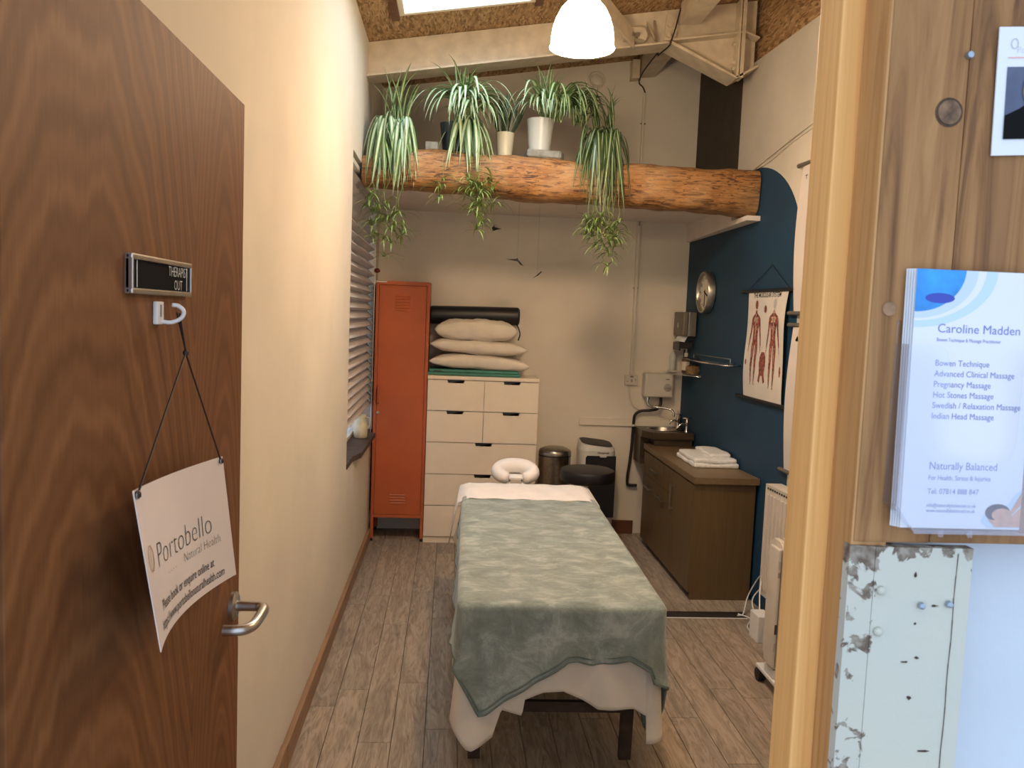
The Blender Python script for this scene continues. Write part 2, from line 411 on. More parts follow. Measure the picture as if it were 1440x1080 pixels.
def ringpoly(bm, cx, cy, rx, ry, t, fn, n=28, a0=0, a1=2*PI):
    A = ell(cx, cy, rx, ry, n, a0, a1); Bq = ell(cx, cy, rx-t, ry-t, n, a0, a1)
    if abs(a1-a0-2*PI) < 1e-6: A.append(A[0]); Bq.append(Bq[0])
    for i in range(len(A)-1): flatpoly(bm, [A[i], A[i+1], Bq[i+1], Bq[i]], fn)
    return bm
def interp(cps, x):
    if x <= cps[0][0]: return cps[0][1]
    for (a, va), (b, vb) in zip(cps, cps[1:]):
        if x <= b:
            t = (x-a)/(b-a) if b > a else 0; return va+(vb-va)*t
    return cps[-1][1]
XL, BW = -.565, 6.283
def XR(y): return 1.888-.047*(y-4.74)
def RZ(x): return 3.325+.168*(x+.56)
# ------------------------------------------------------------------ setting
WT = .16
# left wall with the window opening
y0, y1, z0, z1 = 4.60, 6.07, .78, 2.55
bm = B(); X0 = XL-WT
box(bm, (X0, .62, 0), (XL, y0, 3.4)); box(bm, (X0, y1, 0), (XL, BW+.1, 3.4)); box(bm, (X0, y0, 0), (XL, y1, z0)); box(bm, (X0, y0, z1), (XL, y1, 3.4))
struct('wall_left', bm, 'plaster')
bm = B(); box(bm, (XL-WT, BW, 0), (2.2, BW+.12, 4.0)); struct('wall_back', bm, 'plaster_back')
# right wall: cream board, painted area with a rounded top, dark board behind the log
bm = B()
def rw(y, z): return (XR(y), y, z)
arc = [(5.13-.71*math.cos(a), 2.09+.57*math.sin(a)) for a in [PI/2*k/14 for k in range(15)]]     # (4.42,2.09)->(5.13,2.66)
blue = [(4.39, 0), (4.40, .9), (4.41, 1.6)]+arc+[(5.13, 2.42), (BW, 2.42), (BW, 0)]
white = [(.6, 0), (4.39, 0), (4.40, .9), (4.41, 1.6)]+arc+[(5.40, 2.66), (5.40, 3.345), (.6, 3.345)]
def yb_(z):
    return 4.39+.02*min(1, z/1.6) if z < 2.09 else 5.13-.71*math.sqrt(max(0, 1-((z-2.09)/.57)**2))
zs_ = [0, .5, 1, 1.6, 2.09]+[2.09+.57*math.sin(PI/2*k/16) for k in range(1, 17)]
for za, zc in zip(zs_, zs_[1:]):
    ya, yc = yb_(za), yb_(zc)
    fc(bm, vx(bm, [rw(.6, za), rw(ya, za), rw(yc, zc), rw(.6, zc)]), 0); fc(bm, vx(bm, [rw(ya, za), rw(BW, za), rw(BW, zc), rw(yc, zc)]), 1)
fc(bm, vx(bm, [rw(.6, 2.66), rw(5.40, 2.66), rw(5.40, 3.345), rw(.6, 3.345)]), 0)
f4 = fc(bm, vx(bm, [(XR(y)+.012, y, z) for y, z in [(5.40, 2.66), (BW, 2.66), (BW, 3.9), (5.40, 3.9)]]), 2)
f5 = fc(bm, vx(bm, [(XR(y)+.03, y, z) for y, z in [(.6, 3.345), (5.40, 3.345), (5.40, 3.9), (.6, 3.9)]]), 3)
fc(bm, vx(bm, [(XR(y)+d, y, 3.345) for y, d in [(.6, 0), (5.4, 0), (5.4, .03), (.6, .03)]]), 0)
struct('wall_right', bm, ['plaster_right', 'blue_paint', 'dark_board', 'strand_board'], nrm=False)
bm = B(); prism(bm, [(XR(.6)+.035, .6, 0), (XR(BW)+.035, BW, 0), (XR(BW)+.13, BW, 0), (XR(.6)+.13, .6, 0)], (0, 0, 4)); struct('wall_right_core', bm, 'dark_board')
# floor boards, each a piece of the floor
bm = B(); box(bm, (-1.6, -1.4, -.06), (2.4, BW+.1, -.006)); fl = struct('floor', bm, 'dark_board')
PW = .1295; k = 0
meshes = {}
xs = -.053-PW*4
while xs < XR(2):
    x0_, x1_ = max(xs, XL+.004), min(xs+PW, 2.06)
    y = -1.2-random.random()*.9
    while y < BW:
        L = 1.22
        a, b = max(y, -1.2), min(y+L, BW-.002)
        if b-a > .03 and x1_-x0_ > .01:
            key = (round(x1_-x0_, 3), round(b-a, 3))
            if key not in meshes:
                bm = B(); g = .0011
                W_, L_ = (x1_-x0_)/2-g, (b-a)/2-g
                top = [(-W_, -L_, 0), (W_, -L_, 0), (W_, L_, 0), (-W_, L_, 0)]; e = .0012
                vt = vx(bm, [(p[0]*(1-e/max(W_, .01)), p[1]*(1-e/L_), 0) for p in top]); vm_ = vx(bm, [(p[0], p[1], -.0012) for p in top]); vb_ = vx(bm, [(p[0], p[1], -.006) for p in top])
                fc(bm, vt)
                for i in range(4): j = (i+1) % 4; fc(bm, [vm_[i], vm_[j], vt[j], vt[i]]); fc(bm, [vb_[i], vb_[j], vm_[j], vm_[i]])
                me = bpy.data.meshes.new('floor_board'); bm.to_mesh(me); bm.free(); me.materials.append(MATS['grey_oak']); meshes[key] = me
            o = bpy.data.objects.new('floor_board', meshes[key]); COL.objects.link(o); o.parent = fl; o.location = ((x0_+x1_)/2, (a+b)/2, 0)
        y += L
    xs += PW; k += 1
# roof (strand board) with the rooflight opening
bm = B()
def roofq(xa, xb, ya, yb, t=.05):
    prism(bm, [(xa, ya, RZ(xa)), (xb, ya, RZ(xb)), (xb, yb, RZ(xb)), (xa, yb, RZ(xa))], (0, 0, t))
sx0, sx1, sy0, sy1 = -.355, .42, 3.55, 4.87
roofq(XL-.2, sx0, .5, BW+.12); roofq(sx1, 2.3, .5, BW+.12); roofq(sx0, sx1, .5, sy0); roofq(sx0, sx1, sy1, BW+.12)
struct('ceiling', bm, 'strand_board')
bm = B()
for (xa, xb, ya, yb) in ((sx0-.0, sx0+.03, sy0, sy1), (sx1-.03, sx1, sy0, sy1), (sx0+.03, sx1-.03, sy0, sy0+.03), (sx0+.03, sx1-.03, sy1-.03, sy1)): roofq(xa, xb, ya, yb, .22)
sk = struct('window_1', bm, 'white_laminate')
bm = B()
for (xa, xb, ya, yb) in ((sx0-.045, sx0, sy0-.04, sy1+.04), (sx1, sx1+.045, sy0-.04, sy1+.04), (sx0, sx1, sy0-.04, sy0), (sx0, sx1, sy1, sy1+.0)):
    if yb > ya: prism(bm, [(xa, ya, RZ(xa)-.012), (xb, ya, RZ(xb)-.012), (xb, yb, RZ(xb)-.012), (xa, yb, RZ(xa)-.012)], (0, 0, .0125))
obj('window_frame', bm, 'dark_skirting', sk)
bm = B(); prism(bm, [(sx0+.03, sy0+.03, RZ(sx0)+.15), (sx1-.03, sy0+.03, RZ(sx1)+.15), (sx1-.03, sy1-.03, RZ(sx1)+.15), (sx0+.03, sy1-.03, RZ(sx0)+.15)], (0, 0, .006)); obj('pane', bm, 'clear_glass', sk)
# partition with the doorway, corridor side
bm = B(); box(bm, (-1.5, .665, 0), (-.425, .76, 3.3)); struct('wall_front_left', bm, 'corridor_white')
bm = B(); box(bm, (.378, .70, 0), (2.2, .80, 3.6)); struct('wall_front_right', bm, 'corridor_white')
bm = B(); box(bm, (-.425, .70, 2.10), (.378, .80, 3.6)); box(bm, (-1.5, .76, 3.2), (-.425, .80, 3.6)); struct('wall_front_top', bm, 'corridor_white')
# log platform soffit and corner boxing
bm = B(); prism(bm, [(XL, 5.18, 2.44), (XR(5.18), 5.18, 2.44), (XR(BW), BW, 2.44), (XL, BW, 2.44)], (0, 0, .03)); struct('trim_1', bm, 'soffit_white')
bm = B(); prism(bm, [(1.79, 4.99, 2.325), (XR(4.99), 4.99, 2.325), (XR(5.27), 5.27, 2.320), (1.79, 5.27, 2.320)], (0, 0, .030)); prism(bm, [(1.79, 5.27, 2.320), (XR(5.27), 5.27, 2.320), (XR(BW), BW, 2.30), (1.79, BW, 2.30)], (0, 0, .137)); struct('trim_2', bm, 'soffit_white')
# skirting
bm = B(); yy = .8; i = 0
sk_ = None
for (a, b, h) in ((.8, 2.9, .098), (2.9, 3.62, .092), (3.62, 4.55, .088), (4.55, BW, .086)):
    bm = B(); box(bm, (XL, a+.004, 0), (XL+.022, b, h), .003)
    if sk_ is None: sk_ = struct('baseboard_left', bm, 'skirting_wood')
    else: obj('baseboard_length', bm, 'skirting_wood', sk_)
bm = B(); box(bm, (.65, BW-.02, 0), (1.48, BW, .105), .003); struct('baseboard_back', bm, 'dark_skirting')
bm = B(); box(bm, (1.016, BW-.018, .856), (1.80, BW, .915), .002); struct('trim_3', bm, 'plaster_back')
# window on the left wall
bm = B(); box(bm, (XL-.14, y0, z1-.05), (XL-.10, y1, z1)); box(bm, (XL-.14, y0, z0), (XL-.10, y1, z0+.05)); box(bm, (XL-.14, y0, z0), (XL-.10, y0+.05, z1)); box(bm, (XL-.14, y1-.05, z0), (XL-.10, y1, z1)); box(bm, (XL-.14, 5.33, z0), (XL-.10, 5.38, z1))
wn = struct('window_2', bm, 'white_laminate')
bm = B(); box(bm, (XL-.125, y0+.05, z0+.05), (XL-.119, y1-.05, z1-.05)); obj('pane', bm, 'clear_glass', wn)
bm = B(); prism(bm, [(XL-.13, 4.62, .775), (XL+.002, 4.62, .775), (XL+.002, 4.88, .775), (XL+.038, 5.02, .775), (XL+.045, 5.86, .775), (XL+.002, 5.90, .775), (XL+.002, 6.065, .775), (XL-.13, 6.065, .775)], (0, 0, .032)); obj('window_sill', bm, 'dark_wood_sill', wn)
# pleated blind
bl = thing('pleated_blind', 'off-white pleated blind hanging in the window reveal of the left wall', 'blind', (XL-.03, 5.3, 2.5))
np_ = 25
zt, zb = 2.50, .985
bm = B(); rail = box(bm, (XL-.055, 4.66, zt), (XL-.012, 6.06, zt+.03), .004); obj('head_rail', bm, 'white_plastic', bl)
for i in range(np_):
    tt0, tt1 = (i/np_)**.93, ((i+1)/np_)**.93
    za, zc = zt+(zb-zt)*tt0, zt+(zb-zt)*tt1
    zm = (za+zc)/2-.012
    bm = B(); xo, xi = XL-.006, XL-.052
    prism(bm, [(xi, 4.66, za), (xo, 4.66, zm), (xi, 4.66, zc), (xi-.001, 4.66, zc), (xo-.0015, 4.66, zm), (xi-.001, 4.66, za)], (0, 1.395, 0)); obj('pleat', bm, 'pleated_fabric', bl)
# ------------------------------------------------------------------ portal frame above
fr = thing('steel_roof_frame', 'cream painted steel roof beam with a haunched knee at the right wall', 'roof beam', (.6, 5.24, 3.3))
def bz(x): return RZ(x)-.225
bm = B(); prism(bm, [(XL, 5.235, bz(XL)), (1.29, 5.235, bz(1.29)), (1.29, 5.235, RZ(1.29)-.004), (XL, 5.235, RZ(XL)-.004)], (0, .012, 0)); obj('beam_web', bm, 'cream_steel', fr)
bm = B(); prism(bm, [(XL, 5.15, bz(XL)-.006), (1.285, 5.15, bz(1.285)-.006), (1.285, 5.15, bz(1.285)+.006), (XL, 5.15, bz(XL)+.006)], (0, .18, 0)); obj('bottom_flange', bm, 'cream_steel', fr)
kx, kz = 1.725, 3.225; ex, ez = XR(5.2)-.005, 3.305
bm = B(); prism(bm, [(1.292, 5.235, bz(1.29)), (kx, 5.235, kz), (ex, 5.235, ez), (ex, 5.235, RZ(ex)-.004), (1.292, 5.235, RZ(1.29)-.004)], (0, .012, 0)); obj('haunch_web', bm, 'cream_steel', fr)
bm = B(); prism(bm, [(1.288, 5.15, bz(1.29)-.006), (kx, 5.15, kz-.008), (kx, 5.15, kz+.006), (1.30, 5.15, bz(1.29)+.010)], (0, .18, 0)); obj('haunch_flange', bm, 'cream_steel', fr)
bm = B(); prism(bm, [(kx, 5.15, kz-.008), (ex, 5.15, ez-.010), (ex, 5.15, ez+.004), (kx, 5.15, kz+.006)], (0, .18, 0)); obj('knee_flange', bm, 'cream_steel', fr)
bm = B(); prism(bm, [(1.31, 5.155, bz(1.29)+.012), (1.745, 5.155, 3.496), (1.745, 5.155, 3.506), (1.31, 5.155, bz(1.29)+.024)], (0, .08, 0)); prism(bm, [(1.77, 5.155, 3.50), (ex, 5.155, 3.47), (ex, 5.155, 3.48), (1.77, 5.155, 3.51)], (0, .08, 0)); obj('stiffener_plate', bm, 'cream_steel', fr)
bm = B(); box(bm, (1.745, 5.15, 3.225), (1.768, 5.24, 3.70)); obj('end_plate', bm, 'cream_steel', fr)
bm = B(); box(bm, (1.725, 5.15, 3.225), (1.738, 5.24, 3.70)); obj('end_plate', bm, 'cream_steel', fr)
for zz in (3.29, 3.33, 3.44):
    bm = B(); lathe(bm, [(.013, -.018), (.013, 0)], (1.725, 5.20, zz), 6, 'x'); obj('bolt', bm, 'cream_steel', fr)
bm = B(); prism(bm, [(1.20, 5.16, bz(1.2)+.012), (1.215, 5.16, bz(1.2)+.012), (1.16, 5.235, bz(1.16)+.17), (1.15, 5.235, bz(1.15)+.17)], (0, .012, 0)); prism(bm, [(1.198, 5.155, bz(1.2)+.01), (1.21, 5.155, bz(1.2)+.01), (1.21, 5.235, bz(1.2)+.17), (1.198, 5.235, bz(1.2)+.17)], (.004, 0, 0)); obj('gusset', bm, 'cream_steel', fr)
# round bolts plate
bm = B(); prism(bm, [(1.27, 5.222, 3.44), (1.345, 5.222, 3.45), (1.355, 5.222, 3.60), (1.28, 5.222, 3.60)], (0, .012, 0)); obj('cleat', bm, 'cream_steel', fr)
for (bx, bz_) in ((1.295, 3.47), (1.33, 3.475), (1.30, 3.53), (1.335, 3.54)):
    bm = B(); lathe(bm, [(.014, 0), (.014, .014), (.008, .02)], (bx, 5.20, bz_), 6, 'y'); obj('bolt', bm, 'cream_steel', fr)
# brace
br = thing('diagonal_roof_brace', 'cream flat brace bolted to the roof beam beside the glowing pendant', 'brace', (1.0, 5.0, 3.45))
def bar(bm, a, b, wv, hv):
    a, b = Vector(a), Vector(b); wv = Vector(wv)/2; hv = Vector(hv)/2
    q = [a-wv-hv, a+wv-hv, a+wv+hv, a-wv+hv]; prism(bm, q, b-a); return bm
bm = B(); bar(bm, (.66, 4.55, 3.505), (1.06, 5.13, 3.40), (0, .03, 0), (0, 0, .10)); obj('brace_bar', bm, 'cream_steel', br)
bm = B(); prism(bm, [(1.01, 5.11, 3.42), (1.13, 5.11, 3.40), (1.14, 5.11, 3.43), (1.12, 5.11, 3.475), (1.02, 5.11, 3.47)], (0, .12, 0)); obj('bracket', bm, 'cream_steel', br)
for bx, bz_ in ((1.035, 3.425), (1.07, 3.42)):
    bm = B(); lathe(bm, [(.017, 0), (.017, .018), (.009, .024)], (bx, 5.085, bz_), 6, 'y'); obj('bolt', bm, 'steel', br)
# purlin timbers (run in depth)
for (lab, ya, yb) in (('cream timber purlin between the roof beam and the back wall', 5.34, BW), ('cream timber purlin running from the roof beam toward the doorway', 1.0, 5.14)):
    bm = B(); prism(bm, [(1.345, ya, RZ(1.345)-.135), (1.47, ya, RZ(1.345)-.120), (1.47, ya, RZ(1.47)-.003), (1.345, ya, RZ(1.345)-.003)], (0, yb-ya, 0))
    tag(obj('roof_purlin', bm, 'cream_steel', origin=(1.4, (ya+yb)/2, 3.55)), lab, 'timber', 'roof purlins')
bm = B(); prism(bm, [(1.28, BW-.10, RZ(1.28)-.155), (1.335, BW-.10, RZ(1.28)-.15), (1.335, BW-.10, RZ(1.3)-.02), (1.28, BW-.10, RZ(1.3)-.02)], (0, .10, 0)); tag(obj('purlin_block', bm, 'cream_steel', origin=(1.3, 6.2, 3.5)), 'small cream timber block packed beside the purlin on the back wall', 'block')
# pendant
pn = thing('pendant_lamp', 'glowing white opal dome pendant lamp hanging from the ceiling', 'lamp', (.534, 3.7, 2.870))
PX, PY, PZ = .534, 3.7, 2.870
prof = [(.136, 0), (.140, .014), (.139, .046), (.133, .087), (.120, .128), (.100, .167), (.069, .203), (.041, .220)]
bm = B(); lathe(bm, prof, (PX, PY, PZ), 40, cap=False); lathe(bm, [(.145, .002)]+[(r-.003, h) for r, h in prof[1:]], (PX, PY, PZ), 40, cap=False); obj('lamp_shade', bm, 'opal_glass_lit', pn, True)
bm = B(); lathe(bm, [(.045, .231), (.043, .294), (.015, .312)], (PX, PY, PZ), 20); obj('lamp_holder', bm, 'bright_plastic', pn, True)
bm = B(); tube(bm, [(PX, PY, PZ+.31), (PX, PY, RZ(PX)-.02)], .003); obj('cord', bm, 'bright_plastic', pn)
bm = B(); lathe(bm, [(.05, 0), (.045, .03)], (PX, PY, RZ(PX)-.032), 20); obj('ceiling_rose', bm, 'bright_plastic', pn, True)
# log beam
def logfn():
    bm = B(); nx, ns = 110, 28
    def f(u, v):
        x = XL+.003+(XR(5.1)-XL-.006)*v
        zt_ = interp([(-.57, 2.61), (-.1, 2.672), (.22, 2.655), (.9, 2.643), (1.88, 2.645)], x); zb_ = interp([(-.57, 2.425), (-.3, 2.43), (.4, 2.394), (1.2, 2.385), (1.88, 2.362)], x)
        zc, rz = (zt_+zb_)/2, (zt_-zb_)/2
        a = 2*PI*u; ca, sa = math.cos(a), math.sin(a)
        p = .62; cx_ = math.copysign(abs(ca)**p, ca); sz_ = math.copysign(abs(sa)**p, sa)
        n = math.sin(x*9+a*2)*.006+math.sin(x*23+a*3+1)*.004+math.sin(x*51+a*5)*.002
        return (x, 5.13+(.135+n)*cx_, zc+(rz+n*.7)*sz_)
    V = grid(bm, f, ns, nx, closed=True)
    fc(bm, [V[i][0] for i in range(ns)]); fc(bm, [V[i][-1] for i in range(ns)])
    return bm
bm = logfn()
tag(obj('log_beam', bm, 'knotty_log', smooth='auto', origin=(.65, 5.13, 2.5)), 'rough-hewn orange-brown log beam spanning the room under the hanging plants', 'beam')
# ------------------------------------------------------------------ door and frame
DX = -.386
dr = bpy.data.objects.new('door_1', None); COL.objects.link(dr); dr.location = (DX-.04, .74, 0); dr['kind'] = 'structure'
bm = B(); box(bm, (DX-.042, .735, .01), (DX, 1.548, 2.042), .0015); obj('door_leaf', bm, 'door_veneer', dr)
bm = B(); box(bm, (DX-.041, 1.546, .012), (DX-.001, 1.5505, 2.04)); obj('edge_lipping', bm, 'pine', dr)
hz = 1.130; hy = 1.497
bm = B(); lathe(bm, [(.026, 0), (.026, .007), (.022, .010)], (DX, hy, hz), 28, 'x'); ro = obj('handle_rose', bm, 'steel', dr, 'auto')
bm = B(); tube(bm, smoothpath([(DX+.008, hy, hz), (DX+.035, hy, hz), (DX+.052, hy-.002, hz), (DX+.061, hy-.014, hz), (DX+.062, hy-.040, hz-.001), (DX+.060, hy-.078, hz-.003), (DX+.052, hy-.098, hz-.004), (DX+.036, hy-.107, hz-.004), (DX+.014, hy-.108, hz-.004)], 6), .0095, 16); obj('lever', bm, 'steel', dr, 'auto')
# sign plate
sg = thing('sliding_sign', 'small black and steel sliding door sign reading THERAPIST OUT', 'sign', (DX, 1.11, 1.71))
ys, ye, zs, ze = 1.003, 1.224, 1.683, 1.738
zs, ze = 1.690, 1.738
bm = B(); box(bm, (DX, ys, zs), (DX+.004, ye, ze)); obj('back_plate', bm, 'steel', sg)
for a, b in (((DX, ys, ze-.007), (DX+.009, ye, ze)), ((DX, ys, zs), (DX+.009, ye, zs+.007))):
    bm = B(); box(bm, a, b, .002); obj('rail', bm, 'steel', sg)
for a in (ys, ye-.004):
    bm = B(); box(bm, (DX, a, zs+.006), (DX+.009, a+.004, ze-.006), .001); obj('end_cap', bm, 'steel', sg)
bm = B(); box(bm, (DX+.002, ys+.005, zs+.007), (DX+.0055, ye-.005, ze-.007)); pl_ = obj('slide_panel', bm, 'matt_black', sg)
for wd_, zz in (('THERAPIST', 1.7165), ('OUT', 1.6985)):
    bm = text_bm(wd_, .0195, lambda u, v: (DX+.006, 1.174+u, zz+v), None, 'CENTER', -.0003, .82); obj('lettering', bm, 'print_white', sg)
for a_ in (1.024, 1.210):
    bm = B(); box(bm, (DX+.0056, a_, 1.698), (DX+.006, a_+.0012, 1.731)); obj('panel_line', bm, 'print_white', sg)
# hook
hk = thing('adhesive_hook', 'white plastic adhesive hook on the door below the sign', 'hook', (DX, 1.107, 1.66))
bm = B(); box(bm, (DX, 1.093, 1.652), (DX+.006, 1.118, 1.682), .002); obj('back_plate', bm, 'bright_plastic', hk)
bm = B(); box(bm, (DX+.0055, 1.103, 1.662), (DX+.0068, 1.108, 1.678)); obj('slot', bm, 'wire_grey', hk)
bm = B(); tube(bm, smoothpath([(DX+.004, 1.110, 1.656), (DX+.016, 1.116, 1.655), (DX+.027, 1.121, 1.661), (DX+.030, 1.122, 1.670), (DX+.024, 1.119, 1.677), (DX+.017, 1.115, 1.678)], 5), .0028, 8); obj('hook_arm', bm, 'bright_plastic', hk, True)
# card hung on cord
TLc, TRc, BRc, BLc = Vector((-.335, .893, 1.478)), Vector((-.338, 1.249, 1.453)), Vector((-.338, 1.337, 1.242)), Vector((-.306, .896, 1.298))
cn = (TRc-TLc).cross(TLc-BLc).normalized()
if cn.x < 0: cn = -cn
def card(u, v, lift=0.0):     # u 0..1 left-right, v 0..1 bottom-top
    p = (BLc*(1-u)+BRc*u)*(1-v)+(TLc*(1-u)+TRc*u)*v
    bow = 4*u*(1-u)
    return p-cn*(.012+.012*(1-v))*bow+cn*lift
pc = thing('hanging_card', 'white laminated clinic card hung by black cord on the brown door', 'card sign', (-.34, 1.1, 1.4))
bm = B(); nu, nv = 22, 10
V1 = grid(bm, lambda u, v: card(u, v), nu, nv); V2 = grid(bm, lambda u, v: card(u, v, -.0012), nu, nv)
for i in range(nu-1): fc(bm, [V1[i][0], V1[i+1][0], V2[i+1][0], V2[i][0]]); fc(bm, [V1[i][-1], V2[i][-1], V2[i+1][-1], V1[i+1][-1]])
for j in range(nv-1): fc(bm, [V1[0][j], V2[0][j], V2[0][j+1], V1[0][j+1]]); fc(bm, [V1[-1][j], V1[-1][j+1], V2[-1][j+1], V2[-1][j]])
obj('laminated_sheet', bm, 'paper_warm', pc, 'auto')
CW, CHh = .36, .215
cf = lambda u0, v0: (lambda u, v: card(u0+u/CW, v0+v/CHh, .0006))
for tx, sz, u0, v0, of, sx_, spc in (('Portobello', .052, .17, .45, -.0012, 1.03, 1.02), ('Natural Health', .022, .50, .345, -.0005, 1.02, 1.04), ('. . . .', .022, .30, .36, -.0004, 1, 1), ('Please book or enquire online at', .0215, .16, .175, .0001, .82, 1), ('https://www.portobellonaturalhealth.com', .0215, .12, .06, .0001, .78, 1)):
    obj('lettering', text_bm(tx, sz, cf(u0, v0), None, offset=of, sx=sx_, spacing=spc, res=4), 'print_dark', pc)
bm = B(); ringpoly(bm, .085, .55, .036, .085, .006, lambda u, v: card(u, v, .0006)); obj('loop_logo', bm, 'print_gold', pc)
bm = B(); ringpoly(bm, .10, .54, .022, .075, .005, lambda u, v: card(u, v, .0007)); obj('loop_logo', bm, 'print_gold', pc)
knot = Vector((DX+.024, 1.150, 1.613))
hkp = Vector((DX+.022, 1.119, 1.664))
bm = B(); tube(bm, [hkp+Vector((0, 0, .004)), knot+Vector((0, .002, 0))], .0013, 6); tube(bm, [hkp+Vector((.003, .002, .003)), knot], .0013, 6)
tl, tr = card(.02, .97, .002), card(.965, .97, .002)
tube(bm, [knot, (knot+tl)/2+Vector((0, 0, .001)), tl], .0013, 6); tube(bm, [knot, tr], .0013, 6)
lathe(bm, [(.0005, -.005), (.004, -.002), (.004, .002), (.0005, .005)], knot, 8); lathe(bm, [(.0005, -.005), (.004, -.002), (.004, .002), (.0005, .005)], tl, 8); lathe(bm, [(.0005, -.005), (.004, -.002), (.004, .002), (.0005, .005)], tr, 8)
obj('cord', bm, 'black_rubber', pc)
for p in (tl, tr):
    bm = B(); lathe(bm, [(.005, 0), (.005, .0015), (.002, .0015)], (p.x, p.y, p.z), 12, 'x'); obj('eyelet', bm, 'steel', pc)
# door lining right: architrave side, stop, rebate
bm = B(); box(bm, (.346, .6615, 0), (.378, .705, 2.16), .002); j = struct('trim_4', bm, 'pine')
bm = B(); box(bm, (.3262, .7055, 0), (.378, .752, 2.16), .002); j = struct('trim_5', bm, 'pine_lit')
bm = B(); box(bm, (.366, .7525, 0), (.378, .838, 2.16), .001); j = struct('trim_6', bm, 'pine')
bm = B(); box(bm, (-.425, .66, 0), (-.392, .73, 2.16), .002); struct('trim_7', bm, 'pine')
# rough planks and steel post
bm = B(); box(bm, (.348, .66, 1.501), (.4150, .6995, 2.3), .002); tag(obj('rough_plank', bm, 'rough_plank', origin=(.38, .68, 1.5)), 'rough brown plank with a round knot, beside the pine door lining', 'plank')
bm = B(); box(bm, (.4158, .6612, 1.501), (.60, .6995, 2.3), .002); tag(obj('rough_plank', bm, 'rough_plank', origin=(.5, .68, 1.5)), 'rough brown plank on the right with pale scrapes, behind the photo card', 'plank')
bm = B(); lathe(bm, [(.0118, 0), (.0118, -.0006)], (.401, .6602, 1.862), 26, 'y'); obj('knot_ring', bm, 'knot_dark', bpy.data.objects['rough_plank'])
bm = B(); lathe(bm, [(.0098, 0), (.0098, -.0010)], (.4012, .6602, 1.8622), 22, 'y'); kn = obj('wood_knot', bm, 'dark_wood_sill', bpy.data.objects['rough_plank'])
kn.data.materials[0] = MATS['knot']
bm = B(); lathe(bm, [(.006, 0), (.006, -.0012)], (.363, .6602, 1.700), 18, 'y'); obj('wood_knot', bm, 'knot', bpy.data.objects['rough_plank'])
def screw(x, z, lab, y=.66):
    bm = B(); lathe(bm, [(.0031, 0), (.0026, -.003), (.0012, -.0036)], (x, y, z), 12, 'y'); lathe(bm, [(.0016, 0), (.0016, .006)], (x, y, z), 8, 'y')
    tag(obj('screw', bm, 'zinc_screw', origin=(x, y, z)), lab, 'screw')
screw(.4135, 1.908, 'blue-zinc screw head sticking out of the brown plank left of the photo card', .659)
sp_ = thing('steel_post', 'pale painted flaking steel post under the plank, right of the pine lining', 'post', (.40, .68, .8))
bm = B(); prism(bm, [(.3655, .655, 0), (.452, .655, 0), (.452, .666, 0), (.3655, .666, 0)], (0, 0, 1.4985)); obj('post_face', bm, 'flaking_paint', sp_)
bm = B(); prism(bm, [(.3455, .661, 0), (.3650, .655, 0), (.3650, .666, 0), (.3455, .672, 0)], (0, 0, 1.4985)); obj('folded_lip', bm, 'flaking_paint', sp_)
bm = B()
for k in range(12): prism(bm, [(.4378+.00035*k*.1+.0004*math.sin(k*1.7), .6544, 1.26+.0195*k), (.4383+.0004*math.sin(k*1.7), .6544, 1.26+.0195*k), (.4384+.0004*math.sin((k+1)*1.7), .6544, 1.2795+.0195*k), (.4378+.0004*math.sin((k+1)*1.7), .6544, 1.2795+.0195*k)], (0, .0006, 0))
chips = B()
for x, z, a, b in ((.402, 1.475, .0012, .002), (.421, 1.448, .003, .0008), (.405, 1.432, .001, .001), (.409, 1.402, .002, .001), (.398, 1.398, .003, .0008), (.405, 1.366, .002, .0015), (.421, 1.318, .005, .001), (.399, 1.296, .006, .0016)): prism(chips, [(x+a*(1+.35*math.sin(k*2.3+x*900))*math.cos(k*PI/4), .6544, z+b*(1+.35*math.cos(k*1.9+z*700))*math.sin(k*PI/4)) for k in range(8)], (0, .0006, 0))
obj('chip_marks', chips, 'dark_wood_sill', sp_, kind='stuff')
obj('paint_crack', bm, 'dark_wood_sill', sp_)
bm = B(); prism(bm, [(.395, .666, 0), (.405, .666, 0), (.405, .6995, 0), (.395, .6995, 0)], (0, 0, 1.49)); obj('post_web', bm, 'flaking_paint', sp_)
for (x, z) in ((.386, .0),)[:0]+((.372, 1.461), (.372, 1.425)):
    bm = B(); lathe(bm, [(.0042, 0), (.0035, -.003), (.001, -.004)], (x, .655, z), 10, 'y'); obj('rivet', bm, 'flaking_paint', sp_, True)
screw(.4085, 1.4485, 'left of two blue-zinc screws in the pale steel post', .654)
screw(.4330, 1.4500, 'right of two blue-zinc screws in the pale steel post', .654)
# ------------------------------------------------------------------ leaflet holder
FY = .62
lh = thing('leaflet_holder', 'clear acrylic leaflet holder screwed to the brown plank', 'holder', (.40, .64, 1.53))
def box_to(name, a, b, m, par, bev=0):
    bm = B(); box(bm, a, b, bev); return obj(name, bm, m, par)
bx0, bx1 = .3495, .4650
box_to('back_panel', (bx0, .655, 1.545), (bx1, .6575, 1.690), 'acrylic', lh)
box_to('side_panel', (bx0, .604, 1.547), (bx0+.002, .655, 1.672), 'acrylic', lh)
box_to('side_panel', (bx1, .604, 1.547), (bx1+.002, .655, 1.672), 'acrylic', lh)
bm = B(); prism(bm, [(bx0, .604, 1.547), (.366, .604, 1.5265), (.366, .604, 1.5245), (bx0-.001, .604, 1.545)], (0, .053, 0)); obj('corner_panel', bm, 'acrylic', lh)
box_to('base_panel', (.366, .604, 1.5245), (bx1+.002, .657, 1.5265), 'acrylic', lh)
bm = B(); FYh = .6025
